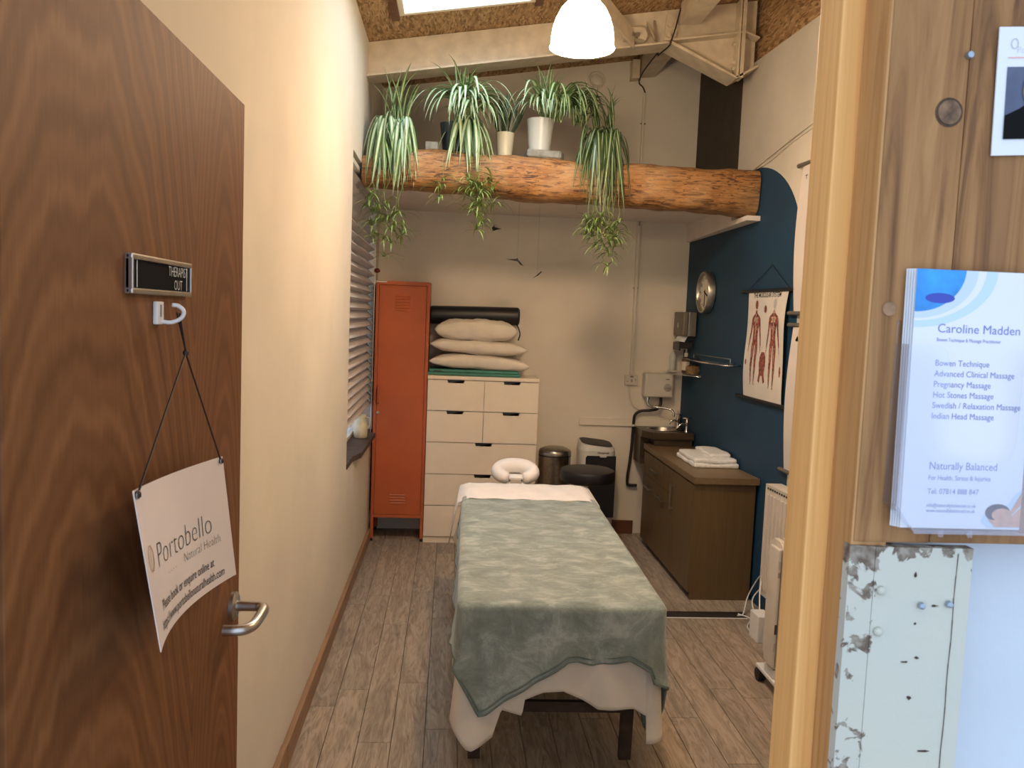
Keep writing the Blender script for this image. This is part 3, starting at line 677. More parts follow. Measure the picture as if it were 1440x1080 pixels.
U_pts = [(bx0, 1.672), (.374, 1.672), (.380, 1.668), (.384, 1.655), (.386, 1.60), (.392, 1.588), (.402, 1.583), (.435, 1.583), (.441, 1.588), (.443, 1.60), (.443, 1.668), (.447, 1.672), (bx1+.002, 1.672), (bx1+.002, 1.5245), (.366, 1.5245), (bx0, 1.547)]
prism(bm, [(x, FYh, z) for x, z in U_pts], (0, .002, 0)); obj('front_panel', bm, 'acrylic', lh)
for x in (.388, .412):
    bm = B(); lathe(bm, [(.002, 0), (.0025, .003), (.002, .005)], (x, .606, 1.522), 10); obj('stud', bm, 'acrylic', lh)
# leaflets: a small stack
def leaflet_front(x0, z0, y):
    return lambda u, v: (x0+u, y, z0+v)
LW, LH = .099, .203
lx, lz = .3575, 1.5275
gl = 'leaflets stacked in the acrylic holder'
for i in range(5):
    yy = .621+.004*i; dx = -.0012*i
    lab = ('front white and blue leaflet headed with a name and a list of massages', 'second leaflet in the clear holder, directly behind the front one', 'third leaflet from the front, middle of the stack in the clear holder', 'fourth leaflet from the front in the clear holder', 'rearmost leaflet in the clear holder, nearest the plank')[i]
    if i == 0: t = thing('leaflet', lab, 'leaflet', (lx, yy, lz), gl)
    bm = B(); prism(bm, [(lx+dx, yy, lz), (lx+dx+LW, yy, lz), (lx+dx+LW, yy+.012, lz+LH), (lx+dx, yy+.012, lz+LH)], (0, .0011, 0))
    if i == 0: obj('paper_sheet', bm, 'paper', t)
    else: tag(obj('leaflet', bm, 'paper', origin=(lx+dx, yy, lz)), lab, 'leaflet', gl)
yf = lambda v: .621+.012*v/LH
lf = lambda u, v, k=1: (lx+u, yf(v)-.0003*k, lz+v)
def quarter(r0x, r0z, inner=None, n=20):
    A = [(r0x*math.sin(PI/2*k/n), LH-r0z*math.cos(PI/2*k/n)) for k in range(n+1)]
    if inner: Bq = [(inner[0]*math.sin(PI/2*k/n), LH-inner[1]*math.cos(PI/2*k/n)) for k in range(n+1)]; return A+Bq[::-1]
    return A+[(0, LH)]
bm = B(); flatpoly(bm, quarter(.040, .033), lambda u, v: lf(u, v)); o1 = obj('blue_picture', bm, 'print_sky', t)
bm = B(); flatpoly(bm, ell(.020, LH-.022, .012, .004, 20), lambda u, v: lf(u, v, 2)); obj('ripple_picture', bm, 'print_deep', t)
bm = B(); flatpoly(bm, quarter(.050, .038, (.0402, .0332)), lambda u, v: lf(u, v)); obj('pale_arc', bm, 'print_pale', t)
bm = B(); flatpoly(bm, quarter(.066, .045, (.057, .040)), lambda u, v: lf(u, v)); obj('pale_arc', bm, 'print_aqua', t)
def tl_(s, size, u0, v0, **k): obj('lettering', text_bm(s, size, lambda u, v: lf(u0+u, v0+v, 1.5), None, **k), 'print_violet', t)
U0 = .0195
tl_('Caroline Madden', .0098, U0, .1545, sx=1.0); tl_('Bowen Technique & Massage Practitioner', .0040, U0, .1475, sx=.78)
for i, s in enumerate(('Bowen Technique', 'Advanced Clinical Massage', 'Pregnancy Massage', 'Hot Stones Massage', 'Swedish / Relaxation Massage', 'Indian Head Massage')): tl_(s, .0068, U0, .1285-.0083*i, sx=.90)
tl_('Naturally Balanced', .0085, U0+.001, .0470, sx=.88); tl_('For Health, Stress & Injuries', .0055, U0+.001, .0385, sx=.82); tl_('Tel: 07814 888 847', .0060, U0+.001, .0275, sx=.9)
tl_('info@naturallybalanced.co.uk', .0042, U0+.001, .0170, sx=.82); tl_('www.naturallybalanced.co.uk', .0042, U0+.001, .0128, sx=.82)
pf = lambda k: (lambda u, v: lf(u, v, k))
bm = B(); flatpoly(bm, [(.072, 0.001), (LW, .001), (LW, .032), (.093, .028), (.088, .020), (.070, .014), (.066, .006)], pf(1)); obj('photo_ground', bm, 'print_pale', t)
bm = B(); flatpoly(bm, ell(.080, .0135, .0105, .0070, 20), pf(2)); obj('dark_hair_picture', bm, 'print_hair', t)
bm = B(); flatpoly(bm, ell(.0835, .0118, .0085, .0052, 20), pf(3)); flatpoly(bm, [(.072, .008), (.080, .0075), (.090, .009), (LW, .018), (LW, .002), (.078, .002)], pf(2.5)); flatpoly(bm, [(.090, .014), (LW, .030), (LW, .020), (.093, .013)], pf(2.6)); obj('face_picture', bm, 'print_skin', t)
def squeeze(o):
    """holder and leaflets sit close against the plank"""
    l = loc_of(o)
    for v in o.data.vertices:
        p = v.co+l; p.x *= 1.06; p.z = H+(p.z-H)*1.06; p.y = .638+(p.y-.6025)*.40; v.co = p-l
for o in [c for c in lh.children]+[c for c in t.children]+[o for o in COL.objects if o.type == 'MESH' and o.name.startswith('leaflet')]: squeeze(o)
# photo card top right
TLp, BLp = Vector((.4375, .6585, 1.932)), Vector((.4395, .6585, 1.829))
ca = math.radians(4)
def pcf(u, v, k=0): # u right, v down
    d = Vector((math.cos(ca), 0, math.sin(ca))); dn = Vector((.02, 0, -1)).normalized()
    return TLp+d*u+dn*v+Vector((0, -.0005*k, 0))
k_ = thing('photo_card', 'white practitioner card with a portrait photo pinned to the plank, top right', 'card', TLp)
bm = B(); prism(bm, [pcf(0, 0), pcf(.075, 0), pcf(.075, .103), pcf(0, .103)], (0, .0012, 0)); obj('card_sheet', bm, 'paper', k_)
bm = B(); flatpoly(bm, [(.0085, .032), (.075, .032), (.075, .090), (.0085, .090)], lambda u, v: pcf(u, v, 1)); obj('portrait_ground', bm, 'print_slate', k_)
bm = B(); flatpoly(bm, [(.0085, .071), (.020, .066), (.030, .060), (.075, .058), (.075, .090), (.0085, .090)], lambda u, v: pcf(u, v, 2)); obj('black_top_picture', bm, 'print_black', k_)
bm = B(); flatpoly(bm, ell(.0325, .050, .0100, .0155, 20), lambda u, v: pcf(u, v, 3)); obj('hair_picture', bm, 'print_blond', k_)
bm = B(); flatpoly(bm, ell(.0365, .052, .009, .014, 20), lambda u, v: pcf(u, v, 4)); flatpoly(bm, [(.026, .062), (.034, .058), (.044, .060), (.040, .073), (.031, .071)], lambda u, v: pcf(u, v, 3.5)); obj('face_picture', bm, 'print_skin', k_)
bm = B(); ringpoly(bm, .0135, .0135, .0032, .0042, .0006, lambda u, v: pcf(u, v, 1)); obj('loop_logo', bm, 'print_grey', k_)
bm = text_bm('Portobello', .0075, lambda u, v: pcf(.0155+u, .021-v, 1), None, offset=-.0002); obj('lettering', bm, 'print_grey', k_)
bm = B(); flatpoly(bm, [(.0085, .0250), (.075, .0250), (.075, .0242), (.0085, .0242)], lambda u, v: pcf(u, v, 1)); obj('pink_rule', bm, 'print_red', k_)

# ------------------------------------------------------------------ massage table
TC, TA = Vector((.444, 3.765, 0)), math.radians(1.2)
def tw(x, y, z):     # table frame -> world (foot end at local y = -1)
    return Vector((TC.x+x*math.cos(TA)+y*math.sin(TA), TC.y-x*math.sin(TA)+y*math.cos(TA), z))
HX, HY, ZT = .350, 1.0, .665
mt = thing('massage_table', 'padded massage table under the blanket, its legs in shadow', 'table', (TC.x, TC.y, 0))
def tprism(bm, x0, x1, y0, y1, z0, z1):
    return prism(bm, [tw(x0, y0, z0), tw(x1, y0, z0), tw(x1, y1, z0), tw(x0, y1, z0)], (0, 0, z1-z0))
bm = B(); tprism(bm, -HX, HX, -HY, HY, ZT-.06, ZT); bmesh.ops.bevel(bm, geom=list(bm.edges), offset=.02, segments=3, affect='EDGES'); obj('padded_top', bm, 'black_vinyl', mt, 'auto')
bm = B(); tprism(bm, -HX+.03, HX-.03, -HY+.04, HY-.04, ZT-.13, ZT-.061); obj('frame', bm, 'dark_wood_sill', mt)
for sx_ in (-1, 1):
    for sy_ in (-1, 1):
        bm = B(); bar(bm, tw(sx_*(HX-.07), sy_*(HY-.14), ZT-.13), tw(sx_*(HX-.06), sy_*(HY-.22), 0), (.045, 0, 0), (0, .03, 0)); obj('leg', bm, 'dark_wood_sill', mt)
for sy_ in (-1, 1):
    bm = B(); bar(bm, tw(-(HX-.07), sy_*(HY-.19), .22), tw(HX-.07, sy_*(HY-.19), .22), (0, .02, 0), (0, 0, .04)); obj('stretcher', bm, 'dark_wood_sill', mt)
def drape(name, m, ztop, grow, y_head, hem, wave, closed, push=None, parent=None, thick=.004, hemr=None, hemm=None):
    """cloth laid over the table: straight top, rounded edge, hanging skirt with folds.
    path runs head-left -> foot-left -> foot-right -> head-right (and across the head if closed)"""
    hx, hy = HX+grow, HY+grow; rc = .05
    path = []   # (x, y, nx, ny, s-key)
    def seg(a, b, n, nrm, k0, k1, last=False):
        for i in range(n+(1 if last else 0)):
            t = i/n; path.append((a[0]+(b[0]-a[0])*t, a[1]+(b[1]-a[1])*t, nrm[0], nrm[1], k0+(k1-k0)*t))
    def corner(cx, cy, a0, a1, n, k0, k1):
        for i in range(n):
            t = i/n; a = a0+(a1-a0)*t; path.append((cx+rc*math.cos(a), cy+rc*math.sin(a), math.cos(a), math.sin(a), k0+(k1-k0)*t))
    seg((-hx, y_head-(rc if closed else 0)), (-hx, -hy+rc), 110, (-1, 0), 0, 1)
    corner(-hx+rc, -hy+rc, PI, 1.5*PI, 10, 1, 1.1)
    seg((-hx+rc, -hy), (hx-rc, -hy), 110, (0, -1), 1.1, 2)
    corner(hx-rc, -hy+rc, 1.5*PI, 2*PI, 10, 2, 2.1)
    seg((hx, -hy+rc), (hx, y_head-(rc if closed else 0)), 110, (1, 0), 2.1, 3, not closed)
    if closed:
        corner(hx-rc, y_head-rc, 0, PI/2, 8, 3, 3.1); seg((hx-rc, y_head), (-hx+rc, y_head), 50, (0, 1), 3.1, 4); corner(-hx+rc, y_head-rc, PI/2, PI, 8, 4, 4.1)
    bm = B(); rows = []
    er = .022
    for (x, y, nx_, ny_, k) in path:
        ix = 0; iy = min(max(y, -hy+hx), (y_head-hx) if closed else y_head)
        zh = hem(k, x, y); pu = push(k, x, y) if push else 0
        r = []
        for i in range(14):
            t = i/13*.995
            px_, py_ = ix+(x-nx_*er-ix)*t, iy+(y-ny_*er-iy)*t
            r.append(tw(px_, py_, ztop+.0016*math.sin(px_*40+py_*7)*t+.0018*math.sin(py_*23+px_*11)*t))
        for i in range(6):
            a = PI/2*i/5; r.append(tw(x-nx_*er+nx_*er*math.sin(a), y-ny_*er+ny_*er*math.sin(a), ztop-er+er*math.cos(a)))
        L = ztop-er-zh; nd = 24
        for i in range(1, nd+1):
            t = i/nd; d = L*t
            o_ = wave(k, x, y, t)*min(1, d/.30)+pu*t*t
            r.append(tw(x+nx_*o_, y+ny_*o_, ztop-er-d))
        rows.append([bm.verts.new(p) for p in r])
    n = len(rows)
    for i in range(n if closed else n-1):
        a, b = rows[i], rows[(i+1) % n]
        for j in range(len(a)-1): fc(bm, [a[j], a[j+1], b[j+1], b[j]])
    hempts = [r[-1].co.copy() for r in rows]
    headpts = [v.co.copy() for v in rows[0]], [v.co.copy() for v in rows[-1]]
    bmesh.ops.remove_doubles(bm, verts=bm.verts, dist=.0004)
    bmesh.ops.recalc_face_normals(bm, faces=bm.faces)
    up = [f for f in bm.faces if abs(f.normal.z) > .9]
    if up and sum(f.normal.z for f in up) < 0: bmesh.ops.reverse_faces(bm, faces=bm.faces)
    o = obj(name, bm, m, smooth=True, origin=(TC.x, TC.y, ztop), nrm=False)
    md = o.modifiers.new('thickness', 'SOLIDIFY'); md.thickness = thick; md.offset = 1
    return o, hempts, headpts
SH = [(-.383, .326), (-.318, .176), (-.235, .212), (-.205, .305), (-.13, .288), (-.126, .345), (-.06, .371), (.01, .378), (.075, .345), (.137, .310), (.262, .320), (.325, .292), (.362, .272), (.383, .222), (.43, .196)]
def sheet_hem(k, x, y):
    if k <= 1: return interp([(0, .36), (.3, .40), (.8, .36), (.93, .30), (1, .26)], k)+.012*math.sin(y*17)
    if k < 2: return interp(SH, x+ (0 if k >= 1.1 else 0)) if k >= 1.1 else interp([(1, .26), (1.1, interp(SH, x))], k)
    if k <= 2.1: return .20
    if k <= 3: return interp([(2.1, .20), (2.2, .30), (2.4, .38), (3, .36)], k)+.01*math.sin(y*15)
    return .42
def fold(f1, f2, a, ph=0):
    return lambda k, x, y, t: a*(.55*math.sin((x+y)*f1+ph)+.45*math.sin((x-y)*f2+1.3+ph))*t+a*.8*t
sheet, _, _ = drape('table_sheet', 'cream_sheet', ZT+.007, .008, HY+.01, sheet_hem, fold(22, 37, .012), True, push=lambda k, x, y: .045*math.exp(-((k-1.12)/.10)**2)+.03*math.exp(-((k-2.02)/.08)**2)+(.05*math.exp(-((k-.03)/.08)**2) if k < 1 else 0))
tag(sheet, 'cream cotton sheet hanging below the grey-green blanket on the massage table', 'sheet')
sheet.data.materials[0] = MATS['cream_sheet']
BH = [(-.39, .500), (-.372, .47), (-.285, .295), (-.262, .300), (-.20, .345), (-.147, .380), (-.065, .428), (.02, .490), (.055, .492), (.108, .470), (.17, .478), (.237, .497), (.29, .478), (.335, .450), (.38, .430), (.42, .42)]
def blanket_hem(k, x, y):
    if k <= 1: return interp([(0, .52), (.4, .50), (.9, .46), (1, .50)], k)+.01*math.sin(y*11)
    if k < 1.1: return interp([(1, .50), (1.1, interp(BH, x))], k)
    if k < 2: return interp(BH, x)
    if k <= 2.1: return interp([(2, .43), (2.1, .36)], k)
    return interp([(2.1, .36), (2.13, .20), (2.17, .155), (2.22, .26), (2.35, .44), (3, .50)], k)
def bfold(k, x, y, t):
    a = .028
    g = math.sin(x*31+.6)*.5+math.sin(x*17+2.2)*.7+math.sin(x*58+y*40)*.18
    s = math.sin(y*13)*.4+math.sin(y*27+1)*.3
    return (a*(g if 1.05 < k < 2.05 else s)+.008+.6*a)*t
blk, hempts, heads = drape('blanket', 'velvet_fleece', ZT+.016, .019, .66, blanket_hem, bfold, False, push=lambda k, x, y: .035*math.exp(-((k-1.16)/.10)**2)+.03*math.exp(-((k-2.0)/.07)**2)-(.06*math.exp(-((k-2.17)/.05)**2)))
tag(blk, 'grey-green velvety fleece blanket draped over the massage table', 'blanket')
bm = B(); tube(bm, [p+Vector((0, 0, .004)) for p in hempts[::2]], .0052, 6); obj('hem', bm, 'fleece_hem', blk, True)
for q in (.022,):
    bm = B(); tube(bm, [p+Vector((0, -.002, q)) for p in hempts[118:232:2]], .0030, 6); obj('hem_stitching', bm, 'fleece_hem', blk, True)
# head end of the sheet, brighter cover turned over the blanket edge
bm = B()
def hd(u, v):
    x = -HX-.030+(2*HX+.060)*u; y = .60+.405*v; e = abs(x)-(HX-.02)
    z = ZT+.0245+.002*math.sin(u*31+v*7)
    if e > 0: z = ZT+.0245-min(1, e/.05)**1.5*(.26-.10*v)-(.02*math.sin(v*9))*(e > .03); x = math.copysign(HX+.028+(.06 if x < 0 else .03)*min(1, e/.05)*(1-v*.5), x)
    return tw(x, y, z)
E1 = grid(bm, hd, 60, 24); bmesh.ops.recalc_face_normals(bm, faces=bm.faces)
tag(obj('head_cover', bm, 'white_sheet', smooth=True, origin=tw(0, .8, ZT+.02)), 'bright white cotton cover across the head end of the massage table', 'sheet')
bpy.data.objects['head_cover'].modifiers.new('t', 'SOLIDIFY').thickness = .004
# face cradle cushion: horseshoe opening toward the table
bm = B(); cc = (.418, 4.92, .730); pts = []
for i in range(41):
    a = -PI/2+.42+(2*PI-.84)*i/40; pts.append((cc[0]+.105*math.cos(a), cc[1]+.075*math.sin(a), cc[2]+.028*math.sin(a)))
rr = [.047*min(1, .62+.38*math.sin(PI*i/40)**.4) for i in range(41)]; rr[0] = rr[-1] = .018; tube(bm, pts, rr, 14)
fcu = thing('face_cradle', 'white-covered horseshoe face cushion at the head of the massage table', 'face cushion', (.418, 4.935, .70))
obj('cushion', bm, 'white_sheet', fcu, True)
bm = B(); tube(bm, [(.38, 4.99, .715), (.38, 4.74, .635)], .008); tube(bm, [(.46, 4.99, .715), (.46, 4.74, .635)], .008); lathe(bm, [(.09, 0), (.09, .010)], (.418, 4.93, .700), 20); obj('bracket', bm, 'white_sheet', fcu)
# ------------------------------------------------------------------ chest of drawers
ch = thing('chest_of_drawers', 'tall cream-white chest of drawers with dark cut-out grips, beside the orange locker', 'drawers', (.245, 6.09, 0))
cx0, cx1, cy0, cy1 = -.158, .649, 5.90, 6.262
bm = B(); box(bm, (cx0, cy0+.02, .045), (cx1, cy1, 1.205)); box(bm, (cx0, cy0+.012, 0), (cx1, cy1, .044)); obj('carcass', bm, 'white_laminate', ch)
bm = B(); box(bm, (cx0-.001, cy0, 1.2055), (cx1+.001, cy1, 1.23), .0015); obj('top', bm, 'white_laminate', ch)
rowz = [(.050, .278), (.283, .511), (.516, .744)]; half = [(.750, .974), (.980, 1.200)]
def drawer(x0, x1, z0, z1, gx):
    gw, gh = .062, .020
    bm = B(); P_ = [(x0, z0), (x1, z0), (x1, z1), (gx+gw, z1), (gx+gw-.006, z1-gh), (gx-gw+.006, z1-gh), (gx-gw, z1), (x0, z1)]
    prism(bm, [(x, cy0, z) for x, z in P_], (0, .0175, 0)); bmesh.ops.triangulate(bm, faces=[f for f in bm.faces if len(f.verts) > 4])
    d = obj('drawer', bm, 'white_laminate', ch)
    bm = B(); box(bm, (gx-gw, cy0+.006, z1-gh), (gx+gw, cy0+.017, z1+.002)); obj('grip_recess', bm, 'black_plastic', d)
for z0_, z1_ in rowz: drawer(cx0+.002, cx1-.002, z0_, z1_, .245+(.015 if z0_ > .2 else 0))
mid = .252
for z0_, z1_ in half: drawer(cx0+.002, mid-.002, z0_, z1_, .045); drawer(mid+.002, cx1-.002, z0_, z1_, .452)
# teal mat, pillows, bolster
bm = B()
tm = thing('folded_mat', 'folded teal mat lying on the white chest under the pillows', 'mat', (.16, 6.08, 1.23))
for i, (a, b) in enumerate(((1.2305, 1.253), (1.2535, 1.275))):
    bm = B(); box(bm, (-.165+.01*i, 5.945, a), (.515-.012*i, 6.23, b), .010, 3); obj('mat_layer', bm, 'teal_mat', tm, 'auto')
bm = B(); box(bm, (-.12, 5.942, 1.258), (-.055, 5.9455, 1.267)); obj('mat_label', bm, 'black_plastic', tm)
def pillow(c, hx, hy, hz, rot, lab, seed, tilt=0, sag=0):
    rnd = random.Random(seed); bm = B(); n = 36
    ph = [rnd.random()*6 for _ in range(6)]
    R3 = Euler((0, tilt, rot)).to_matrix()
    V = []
    for side in (1, -1):
        def f(u, v, side=side):
            x, y = 2*u-1, 2*v-1
            pr = max(0, (1-abs(x)**2.6))*max(0, (1-abs(y)**2.6)); h = pr**.33
            edge = 1-.07*(1-abs(x)**2)*(abs(y)) ; edgey = 1-.10*(1-abs(y)**2)*abs(x)
            wr = .05*math.sin(x*9+y*3+ph[0])+.045*math.sin(y*14-x*6+ph[1])+.03*math.sin((x+y)*21+ph[2])
            z = side*hz*h*(1+wr)-sag*x*x
            return Vector(c)+R3@Vector((x*hx*edgey, y*hy*edge, z))
        grid(bm, f, n, n)
    bmesh.ops.remove_doubles(bm, verts=bm.verts, dist=.0005); bmesh.ops.recalc_face_normals(bm, faces=bm.faces)
    tag(obj('pillow', bm, 'pillow_cotton', smooth=True, origin=c, nrm=False), lab, 'pillow')
pillow((.215, 6.07, 1.332), .370, .155, .056, 0, 'lowest of the three cream pillows, lying on the teal mat', 3, .035, .01)
pillow((.205, 6.07, 1.440), .358, .155, .054, 0, 'middle cream pillow of the stack of three, its case folded in at left', 5, .04, -.005)
pillow((.180, 6.06, 1.562), .305, .150, .082, 0, 'topmost plump cream pillow under the black bolster', 8, .0)
bm = B(); tube(bm, [(-.165, 6.12, 1.665), (-.150, 6.12, 1.665), (.17, 6.12, 1.672), (.49, 6.12, 1.676), (.503, 6.12, 1.676)], [.055, .068, .068, .068, .055], 28)
bo = thing('bolster', 'black cylindrical bolster lying on top of the pillow stack', 'bolster', (.17, 6.12, 1.67)); obj('bolster_body', bm, 'black_vinyl', bo, 'auto')
bm = B(); tube(bm, smoothpath([(.48, 6.075, 1.622), (.495, 6.03, 1.585), (.505, 6.03, 1.545), (.495, 6.05, 1.50)], 5), .005, 6); obj('strap', bm, 'black_vinyl', bo, True)
# ------------------------------------------------------------------ locker
lk = thing('metal_locker', 'tall orange metal locker standing in the back left corner', 'locker', (-.35, 6.1, 0))
lx0, lx1, ly0, ly1 = -.545, -.161, 5.925, 6.27
LT, LB = 1.895, .175
bm = B(); box(bm, (lx0, ly0+.012, LB), (lx1, ly1, LT)); obj('body', bm, 'orange_steel', lk)
bm = B(); fw = .022
for a, b in (((lx0, ly0, 0.02), (lx0+fw, ly0+.0115, LT)), ((lx1-fw, ly0, 0.02), (lx1, ly0+.0115, LT)), ((lx0+fw, ly0, LT-.028), (lx1-fw, ly0+.0115, LT)), ((lx0+fw, ly0, LB), (lx1-fw, ly0+.0115, LB+.022))): box(bm, a, b, .002)
obj('face_frame', bm, 'orange_steel', lk)
bm = B(); box(bm, (lx0+fw+.003, ly0+.002, LB+.025), (lx1-fw-.003, ly0+.0115, LT-.031), .001); dlk = obj('door', bm, 'orange_steel', lk)
def vent(zc, n, w=.055, xc=-.355):
    for i in range(n):
        bm = B(); z = zc-.020*i; prism(bm, [(xc-w, ly0-.003, z-.004), (xc+w, ly0-.003, z-.004), (xc+w, ly0+.002, z+.006), (xc-w, ly0+.002, z+.006)], (0, .0005, -.0015))
        obj('louvre', bm, 'orange_steel', dlk)
for i in range(6):
    pass
vent(1.790, 6); vent(.345, 4, .055)
bm = B(); tube(bm, smoothpath([(lx0+.034, ly0+.004, 1.135), (lx0+.034, ly0-.020, 1.125), (lx0+.034, ly0-.022, 1.03), (lx0+.034, ly0+.004, 1.015)], 5), .0075, 8); obj('door_handle', bm, 'orange_steel', dlk, True)
bm = B(); lathe(bm, [(.011, 0), (.010, -.004), (.004, -.005)], (lx0+.034, ly0+.002, .945), 14, 'y'); obj('keyhole', bm, 'steel', dlk)
bm = B(); box(bm, (lx0+.002, ly0-.0015, LT-.012), (lx0+.075, ly0-.0002, LT-.002)); obj('maker_label', bm, 'wire_white', lk)
for (x, y) in ((lx0, ly1-.025), (lx1-.025, ly1-.025)):
    bm = B(); box(bm, (x, y, .02), (x+.025, y+.025, LB-.001)); obj('leg', bm, 'orange_steel', lk)
for (x, y) in ((lx0, ly0), (lx1-.02, ly0), (lx0, ly1-.025), (lx1-.025, ly1-.025)):
    bm = B(); box(bm, (x, y, 0), (x+.02, y+.02, .0195)); obj('foot', bm, 'black_plastic', lk)
po = thing('window_pole', 'thin pole with a dark red knob leaning in the corner by the orange locker', 'pole', (-.553, 5.90, 0))
bm = B(); tube(bm, [(-.5565, 5.88, .01), (-.5555, 5.905, 1.95)], .0042, 8); obj('pole_shaft', bm, 'steel', po)
bm = B(); lathe(bm, [(.005, -.016), (.020, -.009), (.022, .002), (.015, .014), (.003, .018)], (-.5395, 5.906, 1.962), 16); obj('knob', bm, 'knob_red', po, True)
# ------------------------------------------------------------------ bin, purifier, stool
bn = thing('pedal_bin', 'brushed steel pedal bin with a domed lid beside the chest', 'bin', (.800, 5.98, 0)); bc = (.797, 5.98)
bm = B(); lathe(bm, [(.118, .03), (.120, .035), (.120, .660)], (*bc, 0), 40); obj('bin_body', bm, 'brushed_dark_steel', bn, 'auto')
bm = B(); lathe(bm, [(.122, .6605), (.122, .668)], (*bc, 0), 40); obj('bin_ring', bm, 'black_plastic', bn, 'auto')
bm = B(); lathe(bm, [(.121, .6685), (.121, .690), (.112, .706), (.08, .722), (.035, .729), (.004, .730)], (*bc, 0), 40); obj('bin_lid', bm, 'brushed_dark_steel', bn, 'auto')
bm = B(); lathe(bm, [(.122, 0), (.122, .029)], (*bc, 0), 32); obj('bin_base', bm, 'black_plastic', bn)
ap = thing('air_purifier', 'white tower air purifier with a black front and top, behind the stool', 'air purifier', (1.12, 6.09, 0))
def rr_pts(x0, x1, y0, y1, r, n=6):
    out = []
    for cx_, cy_, a in ((x1-r, y1-r, 0), (x0+r, y1-r, PI/2), (x0+r, y0+r, PI), (x1-r, y0+r, 1.5*PI)):
        for k in range(n+1): t = a+PI/2*k/n; out.append((cx_+r*math.cos(t), cy_+r*math.sin(t)))
    return out
ax0, ax1, ay0, ay1 = .985, 1.262, 5.97, 6.21
bm = B(); prism(bm, [(x, y, .0) for x, y in rr_pts(ax0, ax1, ay0, ay1, .07)], (0, 0, .70)); obj('casing', bm, 'white_plastic', ap, 'auto')
bm = B(); a = rr_pts(ax0, ax1, ay0, ay1, .07); lo = vx(bm, [(x, y, .7005) for x, y in a]); hi = vx(bm, [(ax0+.01+(x-ax0)*.92, y*.9+6.09*.1, .748+(y-ay0)*.11-(x-ax0)*.10) for x, y in a])
n_ = len(a)
for i in range(n_): fc(bm, [lo[i], lo[(i+1) % n_], hi[(i+1) % n_], hi[i]])
fc(bm, hi); fc(bm, lo[::-1]); obj('top_cover', bm, 'white_plastic', ap, 'auto')
bm = B(); prism(bm, [(ax0+.018+(x-ax0)*.86, y*.80+6.09*.2, .7492+(y*.80+6.09*.2-ay0)*.11*1.0-(x-ax0)*.092) for x, y in a], (0, 0, .0035)); obj('control_panel', bm, 'black_vinyl', ap, 'auto')
bm = B(); prism(bm, [(ax0+.045, ay0-.004, .20), (ax1-.004, ay0-.004, .20), (ax1-.004, ay0-.004, .665), (ax0+.055, ay0-.004, .665), (ax0+.045, ay0-.004, .650)], (0, .012, 0)); obj('front_grille', bm, 'black_vinyl', ap)
bm = B(); box(bm, (1.135, ay0-.006, .655), (1.185, ay0-.0005, .672), .002); obj('latch', bm, 'white_plastic', ap)
bm = B(); text_bm('Honeywell', .020, lambda u, v: (1.16+u, ay0-.0012, .681+v), bm, 'CENTER', .0006); obj('lettering', bm, 'print_dark', ap)
st = thing('round_stool', 'black vinyl round stool on wheels between table and purifier', 'stool', (.99, 5.5, 0)); sc_ = (.965, 5.50)
bm = B(); lathe(bm, [(.172, .568), (.186, .575), (.190, .588), (.190, .636), (.184, .648), (.170, .654), (.004, .655)], (*sc_, 0), 44); obj('seat', bm, 'black_vinyl', st, 'auto')
bm = B(); lathe(bm, [(.10, .552), (.10, .5675)], (*sc_, 0), 24); obj('seat_plate', bm, 'black_metal', st)
bm = B(); lathe(bm, [(.028, .12), (.028, .36), (.016, .365), (.016, .5515)], (*sc_, 0), 18); obj('gas_lift', bm, 'chrome', st, 'auto')
for i in range(5):
    a = 2*PI*i/5+.3; d = Vector((math.cos(a), math.sin(a), 0)); p0 = Vector((*sc_, .12)); bm = B(); tube(bm, [p0+d*.025, p0+d*.15+Vector((0, 0, -.01)), p0+d*.24+Vector((0, 0, -.035))], [.018, .015, .012], 8); lg = obj('leg', bm, 'black_plastic', st, True)
    e_ = p0+d*.24; bm = B(); lathe(bm, [(.010, -.014), (.025, -.014), (.025, .014), (.010, .014)], (e_.x, e_.y, .025), 16, 'x'); tube(bm, [(e_.x, e_.y, .04), (e_.x, e_.y, .09)], .006, 8); obj('castor', bm, 'black_rubber', lg)
# ------------------------------------------------------------------ cabinet and sink
cb = thing('sideboard', 'brown wood-effect cupboard unit with a drawer and bar handles against the blue wall', 'cabinet', (1.65, 5.3, 0))
kx0, kx1, ky0, ky1, kz = 1.497, 1.818, 4.762, 6.02, .720
bm = B(); box(bm, (kx0+.0, ky0, .0), (1.870, ky0+.018, kz)); box(bm, (kx0+.004, ky0+.0185, .045), (kx1, ky1, kz)); obj('carcass', bm, 'cabinet_laminate', cb)
bm = B(); box(bm, (kx0+.03, ky0+.019, 0), (kx1, ky1, .0445)); obj('plinth', bm, 'black_plastic', cb)
bm = B(); prism(bm, [(1.480, 4.737, kz+.001), (1.883, 4.737, kz+.001), (XR(6.04)-.003, 6.04, kz+.001), (1.480, 6.04, kz+.001)], (0, 0, .039)); obj('worktop', bm, 'worktop_laminate', cb)
def front(name, ya, yb, za, zb):
    bm = B(); box(bm, (kx0-.014, ya+.0015, za+.0015), (kx0+.003, yb-.0015, zb-.0015), .001); return obj(name, bm, 'cabinet_laminate', cb)
d1 = front('door', ky0, 5.215, .045, .708); d2 = front('drawer', 5.215, ky1, .545, .708); d3 = front('door', 5.215, 5.62, .045, .545); d4 = front('door', 5.62, ky1, .045, .545)
